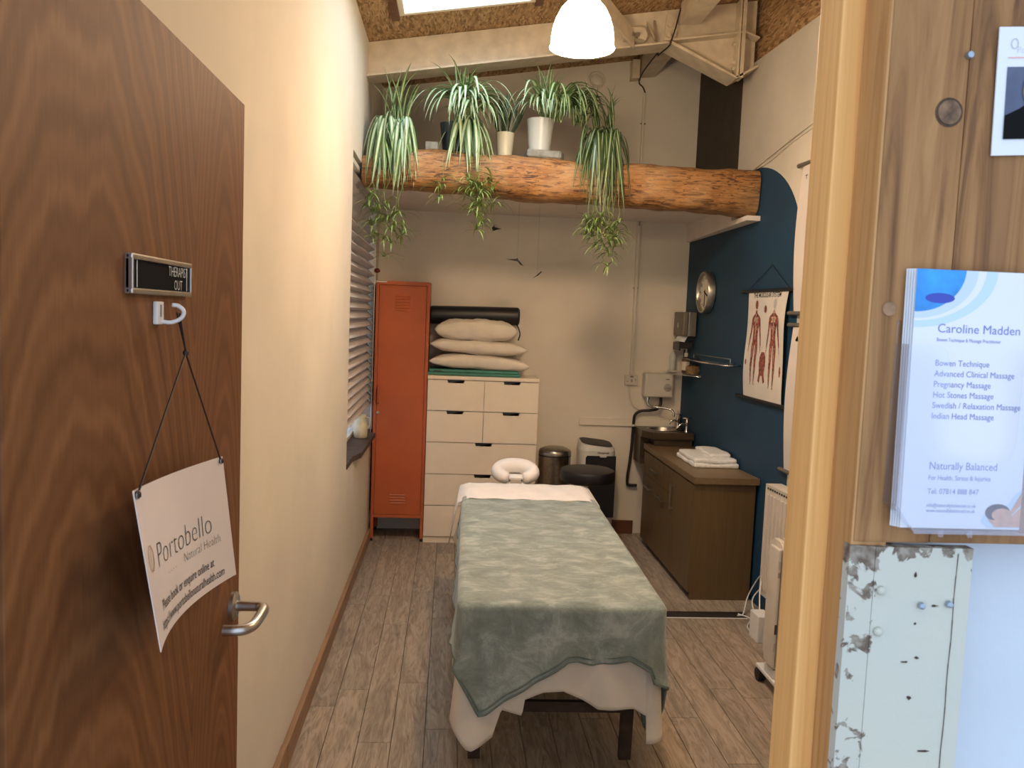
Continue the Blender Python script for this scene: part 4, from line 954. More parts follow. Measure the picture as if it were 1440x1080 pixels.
def handle(par, ya, yb, za, zb):
    bm = B(); X = kx0-.014
    box(bm, (X-.026, ya, za), (X-.016, yb, zb), .001)
    if yb-ya > zb-za: box(bm, (X-.016, ya+.004, za+.002), (X, ya+.016, zb-.002)); box(bm, (X-.016, yb-.016, za+.002), (X, yb-.004, zb-.002))
    else: box(bm, (X-.016, ya+.002, za+.004), (X, yb-.002, za+.016)); box(bm, (X-.016, ya+.002, zb-.016), (X, yb-.002, zb-.004))
    obj('handle', bm, 'steel', par)
handle(d1, 5.180, 5.192, .455, .630); handle(d2, 5.55, 5.73, .618, .630); handle(d3, 5.36, 5.545, .462, .474); handle(d4, 5.73, 5.90, .462, .474)
si = thing('sink_unit', 'dark wood-effect corner sink unit with an inset round steel basin', 'sink', (1.65, 6.15, .76))
zt_ = .862
top = [(1.515, 5.90), (1.822, 5.90), (1.816, 6.280), (1.455, 6.280), (1.455, 6.02)]
bc_ = (1.63, 6.10); br_ = .105
bm = B()
outer = vx(bm, [(x, y, zt_) for x, y in top]); nseg = 40
ring = vx(bm, [(bc_[0]+br_*math.cos(2*PI*i/nseg), bc_[1]+br_*math.sin(2*PI*i/nseg), zt_) for i in range(nseg)])
ee = [bm.edges.new((outer[i], outer[(i+1) % 5])) for i in range(5)]+[bm.edges.new((ring[i], ring[(i+1) % nseg])) for i in range(nseg)]
bmesh.ops.triangle_fill(bm, edges=ee, use_beauty=True)
for f in list(bm.faces):
    c_ = f.calc_center_median()
    if (c_.x-bc_[0])**2+(c_.y-bc_[1])**2 < (br_*.97)**2: bm.faces.remove(f)
low = vx(bm, [(x, y, zt_-.050) for x, y in top])
for i in range(5): fc(bm, [outer[i], outer[(i+1) % 5], low[(i+1) % 5], low[i]])
fc(bm, low); obj('sink_top', bm, 'walnut_laminate', si)
bm = B(); lathe(bm, [(br_+.012, .001), (br_+.010, .004), (br_, .003), (br_-.01, -.03), (br_-.04, -.046), (.01, -.047)], (*bc_, zt_), 40, cap=False); obj('basin', bm, 'steel', si, 'auto')
bm = B(); box(bm, (1.458, 6.065, .60), (1.812, 6.279, .811)); obj('sink_cupboard', bm, 'walnut_laminate', si)
bm = B(); box(bm, (1.530, 5.915, .7615), (1.812, 6.03, .811)); obj('sink_apron', bm, 'walnut_laminate', si)
def tap(x, y, lab):
    t = thing('basin_tap', lab, 'tap', (x, y, zt_), 'chrome pillar taps of the corner sink')
    bm = B(); lathe(bm, [(.016, 0), (.014, .006), (.009, .014), (.009, .07), (.012, .075), (.007, .088), (.005, .10)], (x, y, zt_+.0005), 16); obj('pillar', bm, 'chrome', t, 'auto')
    bm = B(); tube(bm, [(x-.032, y, zt_+.104), (x+.032, y, zt_+.104)], .0048, 8); tube(bm, [(x, y-.032, zt_+.104), (x, y+.032, zt_+.104)], .0048, 8); obj('cross_handle', bm, 'chrome', t, True)
    bm = B(); tube(bm, smoothpath([(x, y, zt_+.055), (x-.035, y, zt_+.062), (x-.06, y, zt_+.045), (x-.063, y, zt_+.03)], 4), .007, 8); obj('spout', bm, 'chrome', t, True)
tap(1.775, 6.19, 'chrome pillar tap by the wall corner, farther of the two sink taps'); tap(1.785, 5.98, 'chrome pillar tap in front, nearer of the two sink taps')
bm = B(); lathe(bm, [(.030, 0), (.031, .006), (.022, .016), (.006, .026), (.004, .034)], (1.765, 6.075, zt_+.0008), 18); tag(obj('sink_plug', bm, 'black_rubber', smooth='auto', origin=(1.765, 6.075, zt_)), 'black rubber plug lying on the sink top between the taps', 'plug')
bo2 = thing('soap_bottle', 'pale bottle standing behind the taps in the wall corner', 'bottle', (1.80, 6.245, zt_))
bm = B(); lathe(bm, [(.016, 0), (.018, .004), (.018, .085), (.008, .10), (.008, .11)], (1.79, 6.255, zt_+.0006), 16); obj('bottle_body', bm, 'white_plastic', bo2, 'auto')
bm = B(); lathe(bm, [(.010, .1105), (.010, .125)], (1.79, 6.255, zt_), 12); obj('bottle_cap', bm, 'white_plastic', bo2)
# towel
tw_ = thing('folded_towel', 'folded white bath towel on the brown cabinet top', 'towel', (1.72, 5.25, .76))
def towel_layer(x0, x1, y0, y1, z0, z1, seed, skew=0):
    bm = B(); box(bm, (x0, y0, z0), (x1, y1, z1), (z1-z0)*.46, 4)
    bmesh.ops.subdivide_edges(bm, edges=[e for e in bm.edges if e.calc_length() > .05], cuts=7, use_grid_fill=True)
    for v in bm.verts:
        v.co.z += .006*math.sin(v.co.x*26+seed)*math.sin(v.co.y*19+seed*2)*((v.co.z-z0)/(z1-z0)); v.co.x += skew*(v.co.y-y0)+.004*math.sin(v.co.y*40+seed)
    obj('towel_fold', bm, 'towel', tw_, True)
towel_layer(1.572, 1.862, 5.05, 5.47, .7605, .789, 1); towel_layer(1.578, 1.856, 5.055, 5.46, .787, .817, 3); towel_layer(1.70, 1.845, 5.15, 5.46, .815, .838, 6)
# ------------------------------------------------------------------ back wall fittings
def cyl(bm, a, b, r, n=10): return tube(bm, [a, b], r, n)
cdt = thing('cable_conduit', 'white cable trunking running down the back wall below the log', 'conduit', (1.405, 6.27, 1.27))
bm = B(); box(bm, (1.396, 6.258, 1.262), (1.418, 6.282, 2.438), .002); obj('trunking', bm, 'plaster_back', cdt)
bm = B(); box(bm, (1.388, 6.262, 1.93), (1.394, 6.282, 1.937)); box(bm, (1.420, 6.262, 1.93), (1.426, 6.282, 1.937)); box(bm, (1.402, 6.255, 2.405), (1.414, 6.2575, 2.438)); obj('saddle_clip', bm, 'wire_grey', cdt)
bm = B(); box(bm, (1.388, 6.262, 2.47), (1.406, 6.282, 3.40), .002); u_ = obj('cable_conduit', bm, 'plaster_back', origin=(1.397, 6.27, 2.5)); tag(u_, 'white cable trunking on the upper back wall above the log', 'conduit')
bm = B(); box(bm, (1.378, 6.264, 3.17), (1.386, 6.282, 3.178)); box(bm, (1.408, 6.264, 3.17), (1.416, 6.282, 3.178)); obj('saddle_clip', bm, 'wire_grey', u_)
bm = B(); tube(bm, smoothpath([(1.400, 6.26, 3.40), (1.378, 6.255, 3.44), (1.347, 6.25, 3.47), (1.338, 6.1, 3.50), (1.325, 5.6, 3.49), (1.28, 5.36, 3.44), (1.262, 5.335, 3.385), (1.264, 5.25, 3.375), (1.285, 5.138, 3.385), (1.297, 5.138, 3.42), (1.318, 5.138, 3.49), (1.345, 5.138, 3.615)], 6), .005, 6); tag(obj('black_cable', bm, 'black_rubber', smooth=True, origin=(1.3, 5.14, 3.4)), 'black cable looping over the roof beam by the knee', 'cable')
sw = thing('fused_switch', 'white fused spur switch on the back wall, left of the water heater', 'switch', (1.41, 6.27, 1.22))
bm = B(); box(bm, (1.358, 6.258, 1.180), (1.460, 6.2825, 1.258), .003); obj('switch_plate', bm, 'white_plastic', sw)
bm = B(); box(bm, (1.398, 6.254, 1.242), (1.422, 6.2578, 1.250)); obj('rocker', bm, 'print_dark', sw)
bm = B(); box(bm, (1.370, 6.256, 1.205), (1.382, 6.2578, 1.212)); box(bm, (1.436, 6.256, 1.215), (1.444, 6.2578, 1.232)); box(bm, (1.405, 6.256, 1.203), (1.418, 6.2578, 1.226)); obj('fuse_holder', bm, 'wire_grey', sw)
bm = B(); tube(bm, smoothpath([(1.395, 6.27, 1.180), (1.40, 6.272, 1.10), (1.43, 6.272, 1.03), (1.475, 6.272, .995), (1.54, 6.272, .985), (1.60, 6.272, 1.02), (1.645, 6.272, 1.08), (1.655, 6.26, 1.11)], 6), .0045, 6); tag(obj('white_flex', bm, 'plaster_back', smooth=True, origin=(1.4, 6.27, 1.1)), 'white flex hanging from the fused switch to the water heater', 'cable')
wh = thing('water_heater', 'white over-sink water heater with a dial on the back wall', 'water heater', (1.607, 6.2, 1.18))
bm = B(); box(bm, (1.497, 6.165, 1.098), (1.718, 6.2825, 1.282), .018, 4); obj('heater_case', bm, 'white_plastic', wh, 'auto')
bm = B(); lathe(bm, [(.030, 0), (.028, -.010), (.008, -.012)], (1.672, 6.1645, 1.178), 24, 'y'); dial = obj('dial', bm, 'dial_grey', wh, 'auto')
bm = B(); box(bm, (1.650, 6.145, 1.173), (1.694, 6.152, 1.183), .002); obj('pointer', bm, 'wire_grey', dial)
bm = B(); box(bm, (1.655, 6.1630, 1.238), (1.684, 6.1645, 1.243)); obj('maker_label', bm, 'print_dark', wh)
bm = B(); tube(bm, smoothpath([(1.530, 6.19, 1.099), (1.530, 6.19, 1.055), (1.548, 6.185, 1.030), (1.60, 6.18, 1.022), (1.66, 6.15, 1.018), (1.700, 6.13, 1.010), (1.718, 6.12, .985), (1.718, 6.12, .955)], 6), .0095, 12); lathe(bm, [(.014, 0), (.014, .014)], (1.530, 6.19, 1.080), 12); obj('spout', bm, 'chrome', wh, 'auto')
bm = B(); tube(bm, smoothpath([(1.640, 6.22, 1.099), (1.640, 6.22, 1.045), (1.615, 6.22, 1.005), (1.56, 6.225, .990), (1.49, 6.235, .982), (1.448, 6.24, .950), (1.440, 6.245, .88), (1.436, 6.25, .70), (1.425, 6.25, .56), (1.416, 6.25, .48), (1.415, 6.25, .41), (1.425, 6.25, .395), (1.455, 6.25, .392), (1.492, 6.25, .392)], 6), .0115, 10)
hp = tag(obj('waste_pipe', bm, 'black_rubber', smooth=True, origin=(1.44, 6.25, .7)), 'dark hose running down the back wall from heater to floor unit', 'pipe')
bm = B(); lathe(bm, [(.016, -.008), (.016, .008)], (1.439, 6.245, .868), 12); obj('pipe_joint', bm, 'white_plastic', hp)
vt = thing('wall_vent', 'round cream vent ring high on the back wall between the plants', 'vent', (1.03, 6.28, 3.475))
bm = B(); lathe(bm, [(.066, 0), (.066, -.010), (.058, -.018), (.050, -.012), (.046, -.004)], (1.028, 6.2825, 3.475), 32, 'y', cap=False); obj('vent_ring', bm, 'plaster_back', vt, 'auto')
bm = B(); lathe(bm, [(.040, 0), (.040, -.014), (.034, -.018), (.002, -.018)], (1.028, 6.2825, 3.475), 28, 'y'); obj('vent_disc', bm, 'plaster_back', vt, 'auto')
# birds of a mobile
def bird(c, s, lab, bank, blade=0):
    c = Vector(c); bm = B(); M3 = Euler(bank).to_matrix()
    W = lambda x, y, z: c+M3@(Vector((x, y, z))*s)
    def poly(pts): prism(bm, [W(*p) for p in pts], M3@Vector((0, 0, .02*s)))
    if blade == 0: poly([(0, .5, 0), (.16, .1, 0), (1.3, -.1, .3), (.45, -.35, .12), (.1, -.55, 0), (-.1, -.55, 0), (-.25, -.3, .1), (-.35, -.1, .1), (-.16, .1, 0)])
    elif blade == 1: poly([(0, .3, 0), (.1, .1, 0), (.9, -.65, .1), (.45, -.5, 0), (0, -.15, 0), (-1.5, -.12, .2), (-.35, .08, 0), (-.1, .15, 0)])
    else: poly([(0, .15, 0), (.7, .75, 0), (.75, .55, 0), (.2, 0, 0), (-.8, -.55, 0), (-.1, .02, 0)])
    o = thing('mobile_bird', lab, 'mobile', c, 'paper birds of a thread mobile'); obj('bird_cutout', bm, 'bird_card', o)
    bm = B(); tube(bm, [c, Vector((c.x, c.y, 2.439))], .0006, 4, cap=False); obj('thread', bm, 'wire_grey', o)
bird((.262, 5.6, 2.270), .042, 'highest black paper bird hanging below the middle plant', (PI/2-.2, .1, 0), 0)
bird((.430, 5.6, 2.060), .055, 'middle black paper bird with wings spread', (PI/2, .1, 0), 1)
bird((.570, 5.6, 1.962), .042, 'lowest grey-black paper bird, thin and slanting', (PI/2, 0, 0), 2)
# ------------------------------------------------------------------ right wall items
ct = (XR(5.80), 5.80, 1.902)
ck = thing('wall_clock', 'round steel-rimmed wall clock on the blue wall', 'clock', ct)
bm = B(); lathe(bm, [(.150, -.001), (.150, -.045), (.146, -.052), (.136, -.052), (.131, -.045), (.129, -.030)], ct, 44, 'x', cap=False); obj('clock_rim', bm, 'steel', ck, 'auto')
bm = B(); lathe(bm, [(.130, -.002), (.130, -.028), (.001, -.028)], ct, 40, 'x'); obj('clock_face', bm, 'clock_face', ck, 'auto')
bm = B()
for i in range(12):
    a = PI/6*i; y, z = ct[1]-.108*math.sin(a), ct[2]+.108*math.cos(a); text_bm(str(i or 12), .036, lambda u, v: (ct[0]-.0295, y-u, z-.012+v), bm, 'CENTER', .001)
obj('numerals', bm, 'print_dark', ck)
for nm, a, L in (('hour_hand', math.radians(112), .065), ('minute_hand', math.radians(182), .10)):
    bm = B(); d = Vector((0, -math.sin(a), math.cos(a))); c0 = Vector(ct)+Vector((-.032, 0, 0)); bar(bm, c0-d*.02, c0+d*L, d.cross(Vector((1, 0, 0)))*.010, (.0015, 0, 0)); obj(nm, bm, 'print_black', ck)
dp = thing('paper_towel_dispenser', 'grey enamel paper towel dispenser in the blue wall corner', 'dispenser', (1.78, 6.08, 1.66))
dy0, dy1, dz0, dz1 = 5.985, 6.245, 1.580, 1.760
bm = B(); box(bm, (1.715, dy0, dz0), (1.756, dy1, dz1), .010, 3); obj('front_cover', bm, 'grey_enamel', dp, 'auto')
bm = B(); box(bm, (1.7565, dy0-.001, dz0), (1.7755, dy1, dz1), .002); obj('cover_edge', bm, 'steel', dp)
bm = B(); box(bm, (1.776, dy0+.001, dz0), (XR(dy1)-.002, dy1, dz1), .004); obj('back_box', bm, 'grey_enamel', dp)
bm = B(); lathe(bm, [(.022, 0), (.022, -.002)], (1.715, 6.12, 1.66), 20, 'x'); obj('level_window', bm, 'steel', dp)
bm = B(); prism(bm, [(1.725, 6.02, 1.579), (1.765, 6.02, 1.579), (1.742, 6.02, 1.535), (1.702, 6.02, 1.541)], (0, .13, 0)); tag(obj('paper_towel', bm, 'paper', origin=(1.73, 6.08, 1.55)), 'white paper towel hanging from the grey dispenser', 'paper towel')
bm = B(); box(bm, (1.705, 6.03, 1.470), (1.722, 6.20, 1.532), .003); box(bm, (1.7225, 6.05, 1.485), (XR(6.2)-.002, 6.20, 1.5345), .003); tag(obj('wall_bracket', bm, 'black_plastic', origin=(1.74, 6.1, 1.5)), 'black wall bracket below the grey paper dispenser', 'bracket')
# corner glass shelf with its items
gs = thing('corner_glass_shelf', 'small glass corner shelf on the wall below the paper dispenser', 'shelf', (1.78, 6.15, 1.30))
bm = B(); prism(bm, [(1.66, 6.28, 1.292), (1.66, 6.20, 1.292), (1.75, 6.00, 1.292), (XR(5.86)-.001, 5.86, 1.292), (XR(6.28)-.001, 6.28, 1.292)], (0, 0, .008)); obj('glass_plate', bm, 'clear_glass', gs)
bm = B(); tube(bm, [(1.66, 6.20, 1.288), (1.75, 6.00, 1.288), (XR(5.86)-.001, 5.86, 1.288)], .004, 6); obj('shelf_rim', bm, 'chrome', gs, True)
bm = B(); box(bm, (1.69, 6.18, 1.3005), (1.745, 6.265, 1.310), .002); tag(obj('soap_bar', bm, 'soap_white', origin=(1.71, 6.2, 1.305)), 'flat cream soap dish at the left of the corner shelf', 'soap')
b1 = thing('clear_bottle', 'pale translucent bottle on the corner shelf under the dispenser', 'bottle', (1.715, 6.22, 1.31))
bm = B(); lathe(bm, [(.022, .0006), (.024, .004), (.024, .115), (.012, .135), (.010, .14)], (1.717, 6.225, 1.310), 18); obj('bottle_body', bm, 'frosted_bottle', b1, 'auto')
bm = B(); lathe(bm, [(.011, .1405), (.011, .155)], (1.717, 6.225, 1.310), 12); obj('bottle_cap', bm, 'white_plastic', b1)
b2 = thing('pump_bottle', 'soap bottle with white pump beside the wicker basket', 'bottle', (1.79, 6.12, 1.30))
bm = B(); lathe(bm, [(.028, 0), (.030, .004), (.030, .10), (.014, .118), (.012, .122)], (1.79, 6.12, 1.3006), 20); obj('bottle_body', bm, 'soap_pump', b2, 'auto')
bm = B(); lathe(bm, [(.0305, .02), (.0305, .085)], (1.79, 6.12, 1.3006), 20, cap=False); obj('bottle_label', bm, 'soap_white', b2)
bm = B(); lathe(bm, [(.014, .1225), (.014, .15), (.006, .152), (.006, .185)], (1.79, 6.12, 1.3006), 14); box(bm, (1.755, 6.113, 1.478), (1.795, 6.127, 1.488), .002); obj('pump', bm, 'white_plastic', b2, 'auto')
bk = thing('wicker_basket', 'small round woven basket on the corner glass shelf', 'basket', (1.80, 5.955, 1.30))
woodmat('wicker', [(.35, (.16, .09, .035)), (.65, (.42, .27, .12))], 2, 1, 120, .7, 0, .6)
bm = B()
for i in range(7):
    r = .044+.012*math.sin(PI*(i+.5)/7); tube(bm, [(1.806+r*math.cos(2*PI*k/24), 5.955+r*math.sin(2*PI*k/24), 1.306+.0088*i+.0018*(1 if k % 2 else -1)) for k in range(25)], .0048, 6, cap=False)
lathe(bm, [(.044, 1.302), (.044, 1.304)], (1.806, 5.955, 0), 20); obj('basket_weave', bm, 'wicker', bk, True)
bm = B(); lathe(bm, [(.030, 1.345), (.040, 1.365), (.025, 1.380), (.003, 1.386)], (1.806, 5.955, 0), 16); obj('basket_contents', bm, 'black_plastic', bk, True)
g2 = thing('glass_shelf', 'glass wall shelf with a steel rail beside the anatomy poster', 'shelf', (1.82, 5.4, 1.43))
ya, yb = 5.14, 5.98
bm = B(); prism(bm, [(XR(ya)-.115, ya, 1.412), (XR(ya)-.003, ya, 1.412), (XR(yb)-.003, yb, 1.412), (XR(yb)-.10, yb, 1.412), (XR(5.5)-.14, 5.5, 1.412)], (0, 0, .006)); obj('glass_plate', bm, 'clear_glass', g2)
bm = B(); tube(bm, [(XR(ya)-.002, ya, 1.416), (XR(ya)-.115, ya, 1.416), (XR(5.5)-.14, 5.5, 1.416), (XR(yb)-.10, yb, 1.416), (XR(yb)-.002, yb, 1.416)], .0055, 8); obj('front_rail', bm, 'chrome', g2, True)
bm = B()
for y in (5.2, 5.9): tube(bm, [(XR(y)-.004, y, 1.42), (XR(y)-.05, y, 1.425), (XR(y)-.05, y, 1.455)], .003, 6)
tube(bm, [(XR(5.2)-.05, 5.2, 1.455), (XR(5.9)-.05, 5.9, 1.455)], .003, 6); obj('guard_rail', bm, 'steel', g2, True)
# anatomy poster
ap_ = thing('anatomy_poster', 'muscular system chart on black rods hanging on the blue wall', 'poster', (XR(4.77)-.01, 4.77, 1.55))
py0, py1 = 5.050, 4.500       # left edge in view is the far one
def pm(u, v, k=0):  # u 0..1 left(far)->right(near), v 0..1 bottom->top
    y = py0+(py1-py0)*u; z = 1.238+.650*v
    curl = .020*math.sin(PI*v)*(.4+.6*u)+.006*math.sin(7*v+2*u)
    return (XR(y)-.012-curl-.0008*k, y, z)
bm = B(); grid(bm, lambda u, v: pm(u, v), 12, 22); obj('chart_sheet', bm, 'poster_paper', ap_, True)
for z in (1.892, 1.229):
    bm = B(); tube(bm, [(XR(5.155)-.016, 5.155, z), (XR(4.40)-.016, 4.40, z-.002)], .011, 10); obj('rod', bm, 'black_vinyl', ap_, 'auto')
bm = B(); tube(bm, [(XR(5.06)-.014, 5.06, 1.90), (XR(4.76)-.006, 4.76, 2.043), (XR(4.50)-.014, 4.50, 1.90)], .0024, 6); obj('hanging_cord', bm, 'black_vinyl', ap_)
bm = B(); text_bm('THE MUSCULAR SYSTEM', .040, lambda u, v: pm(.5+u/.55, .944+v/.65, 1), bm, 'CENTER', .0006, .88); obj('lettering', bm, 'print_black', ap_)
def figure(cx, v0, v1, mat_head, back):
    H_ = v1-v0; q = lambda x, t: pm(cx+x*H_*.62, v0+t*H_, 2)
    bm = B()
    def pp(pts): flatpoly(bm, pts, q)
    pp([(-.045, .86), (.045, .86), (.06, .84), (.20, .80), (.17, .72), (.13, .66), (.12, .56), (.15, .48), (-.15, .48), (-.12, .56), (-.13, .66), (-.17, .72), (-.20, .80), (-.06, .84)])
    for s in (-1, 1):
        pp([(s*.19, .805), (s*.235, .77), (s*.255, .67), (s*.29, .58), (s*.325, .47), (s*.29, .46), (s*.245, .55), (s*.20, .64), (s*.165, .72)])
        pp([(s*.152, .49), (s*.165, .42), (s*.14, .30), (s*.145, .24), (s*.12, .10), (s*.095, .04), (s*.065, .04), (s*.06, .15), (s*.05, .25), (s*.04, .32), (s*.02, .48)])
    obj('muscle_figure', bm, 'print_muscle', ap_)
    bm = B()
    flatpoly(bm, ell(0, .940, .075, .052, 16), lambda x, t: q(x, t)); flatpoly(bm, [(-.03, .88), (.03, .88), (.035, .84), (-.035, .84)], q)
    obj('figure_head', bm, mat_head, ap_)
    bm = B(); q3 = lambda x, t: pm(cx+x*H_*.62, v0+t*H_, 3)
    for pts in ([(-.014, .84), (.014, .84), (.016, .55), (-.016, .55)], [(-.12, .79), (-.03, .80), (-.03, .74), (-.10, .73)], [(.12, .79), (.03, .80), (.03, .74), (.10, .73)], [(-.09, .68), (-.03, .70), (-.03, .64)], [(.09, .68), (.03, .70), (.03, .64)]): flatpoly(bm, pts, q3)
    for s in (-1, 1):
        flatpoly(bm, [(s*.07, .46), (s*.095, .46), (s*.10, .32), (s*.08, .32)], q3); flatpoly(bm, [(s*.08, .22), (s*.10, .22), (s*.092, .08), (s*.08, .08)], q3); flatpoly(bm, [(s*.315, .47), (s*.335, .40), (s*.32, .385), (s*.29, .46)], q3); flatpoly(bm, [(s*.065, .04), (s*.10, .04), (s*.12, .012), (s*.065, .012)], q3)
    obj('tendon_marks', bm, 'print_bone', ap_)
figure(.255, .11, .925, 'print_muscle', 0); figure(.735, .105, .935, 'print_grey', 1)
bm = B(); q4 = lambda x, t: pm(.50+x, t, 2)
flatpoly(bm, [(-.07, .40), (-.03, .44), (.03, .44), (.07, .40), (.08, .33), (.06, .24), (.09, .17), (.05, .15), (.02, .22), (-.02, .22), (-.05, .15), (-.09, .17), (-.06, .24), (-.08, .33)], q4)
obj('detail_figure', bm, 'print_muscle', ap_)
for e in (ell(0, .835, .036, .036, 14), ell(-.44, .33, .02, .03, 10), ell(.44, .28, .02, .05, 10)):
    bm = B(); flatpoly(bm, e, q4); obj('detail_figure', bm, 'print_muscle', ap_)
bm = B()
for i, (u0, v0, s) in enumerate(((.05, .86, 'MUSCLES'), (.80, .86, 'POSTERIOR'), (.40, .475, 'FASCIA'), (.03, .62, 'ANTERIOR'), (.42, .11, 'DEEP'))): text_bm('— — —\n— — —', .014, lambda u, v: pm(u0+u/.55, v0+v/.65, 1), bm)
obj('caption_lines', bm, 'print_grey', ap_)
# roller banners beside the blue area (mostly behind the door lining)
def banner(z0, z1, y1, lab, mark):
    b = thing('roller_chart', lab, 'poster', (XR(4.0)-.02, 4.0, (z0+z1)/2), 'charts in grey clip rails beside the blue paint')
    for z in (z0, z1):
        bm = B(); tube(bm, [(XR(y1)-.018, y1+.02, z), (XR(3.62)-.018, 3.62, z)], .012, 12); obj('clip_rail', bm, 'grey_enamel', b, 'auto')
    bm = B(); grid(bm, lambda u, v: (XR(y1)-.014-.022*math.sin(PI*v), y1-.035+(3.64-y1)*u, z0+(z1-z0)*v), 8, 14); obj('chart_sheet', bm, 'roller_paper', b, True)
    bm = B(); cx_ = lambda u, v: (XR(y1)-.0155-.022*math.sin(PI*v), y1-.035+(3.64-y1)*u, z0+(z1-z0)*v); flatpoly(bm, [(.17, .06), (.9, .06), (.9, .5), (.17, .5)], cx_); obj('chart_picture', bm, 'print_blueish', b)
    bm = B(); text_bm(mark, .05, lambda u, v: (XR(y1)-.0165-.022*math.sin(PI*.93), y1-.085-u, z1-.10+v), bm); obj('lettering', bm, 'print_black', b)
banner(1.757, 2.567, 4.46, 'upper white chart in grey clip rails, just left of the pine lining', 'T')
banner(.876, 1.692, 4.45, 'lower white chart in grey clip rails, above the wall radiator', '\u25C6')
bm = B(); tube(bm, smoothpath([(XR(5.1)-.004, 5.1, 2.655), (XR(4.9)-.005, 4.9, 2.668), (XR(4.6)-.004, 4.6, 2.725), (XR(4.3)-.004, 4.3, 2.765), (XR(3.8)-.004, 3.8, 2.85)], 6), .0042, 6); tube(bm, smoothpath([(XR(5.1)-.004, 5.1, 2.663), (XR(4.6)-.009, 4.6, 2.742), (XR(4.3)-.004, 4.3, 2.790), (XR(3.8)-.004, 3.8, 2.87)], 6), .0035, 6)
tag(obj('wall_cable', bm, 'plaster_right', smooth=True, origin=(1.88, 4.6, 2.7)), 'cream twin cable sagging across the upper right wall', 'cable')
# ------------------------------------------------------------------ radiators
ra = thing('wall_radiator', 'white ribbed panel radiator on the wall behind the oil heater', 'radiator', (1.87, 4.0, .15))
ry0, ry1, rz0, rz1 = 3.25, 4.40, .170, .800
def rx(y): return XR(y)-.115
bm = B(); prism(bm, [(rx(ry0), ry0, rz0), (rx(ry1), ry1, rz0), (rx(ry1)+.016, ry1, rz0), (rx(ry0)+.016, ry0, rz0)], (0, 0, rz1-rz0-.006)); obj('front_panel', bm, 'radiator_white', ra)
n_ = 26
for i in range(n_):
    y = ry0+.03+(ry1-ry0-.06)*i/(n_-1); bm = B(); box(bm, (rx(y)-.007, y-.013, rz0+.035), (rx(y)+.002, y+.013, rz1-.05), .004); obj('rib', bm, 'radiator_white', ra)
bm = B(); prism(bm, [(rx(ry0)-.003, ry0, rz1-.005), (rx(ry1)-.003, ry1, rz1-.005), (rx(ry1)+.085, ry1, rz1-.005), (rx(ry0)+.085, ry0, rz1-.005)], (0, 0, .008)); obj('top_grille', bm, 'radiator_white', ra)
bm = B(); box(bm, (rx(ry1)-.003, ry1, rz0), (rx(ry1)+.085, ry1+.004, rz1), .001); obj('end_panel', bm, 'radiator_white', ra)
bm = B()
for i in range(40):
    y = ry0+.03+.028*i
    if y < ry1-.02: box(bm, (rx(y)-.0045, y-.006, rz1-.024), (rx(y)+.001, y+.006, rz1-.014))
obj('slots', bm, 'print_dark', ra)
bm = B(); prism(bm, [(rx(ry0)+.07, ry0+.05, rz0), (rx(ry1)+.07, ry1-.05, rz0), (rx(ry1)+.084, ry1-.05, rz0), (rx(ry0)+.084, ry0+.05, rz0)], (0, 0, rz1-rz0-.05)); obj('back_panel', bm, 'radiator_white', ra)
oh = thing('oil_heater', 'white oil-filled column heater on castors, right of the cabinet', 'heater', (1.62, 3.55, 0))
hy0, hy1 = 3.46, 3.62
bm = B(); box(bm, (1.488, hy0+.01, .145), (1.504, hy1-.05, .690), .007, 3); hb = obj('control_panel', bm, 'radiator_white', oh, 'auto')
for (a, b, m_) in ((.60, .635, 'print_grey'), (.56, .585, 'wire_grey'), (.30, .345, 'print_dark'), (.22, .26, 'print_grey')):
    bm = B(); box(bm, (1.4905, hy0+.0085, a), (1.5015, hy0+.0098, b)); obj('sticker', bm, m_, hb)
for i in range(6):
    x = 1.506+.042*i; bm = B()
    P_ = [(y, z) for y, z in rr_pts(hy0-.005, hy1+.005, .125, .715, .05, 6)]
    prism(bm, [(x, y, z) for y, z in P_], (.024, 0, 0)); bmesh.ops.bevel(bm, geom=[e for e in bm.edges], offset=.008, segments=2, affect='EDGES', clamp_overlap=True); obj('fin', bm, 'radiator_white', oh, 'auto')
    bm = B(); tube(bm, [(x+.024, (hy0+hy1)/2, .18), (x+.042, (hy0+hy1)/2, .18)], .016, 10); tube(bm, [(x+.024, (hy0+hy1)/2, .66), (x+.042, (hy0+hy1)/2, .66)], .016, 10); obj('link_tube', bm, 'radiator_white', oh)
for x in (1.50, 1.70):
    bm = B(); box(bm, (x, hy0-.06, .062), (x+.05, hy1+.06, .082), .006); box(bm, (x+.005, hy0+.03, .082), (x+.045, hy1-.03, .124)); ft = obj('foot_bar', bm, 'bright_plastic', oh)
    for y in (hy0-.045, hy1+.045):
        bm = B(); lathe(bm, [(.010, -.020), (.030, -.018), (.031, 0), (.030, .018), (.010, .020)], (x+.02, y, .031), 18, 'x'); obj('castor', bm, 'black_rubber', ft, 'auto')
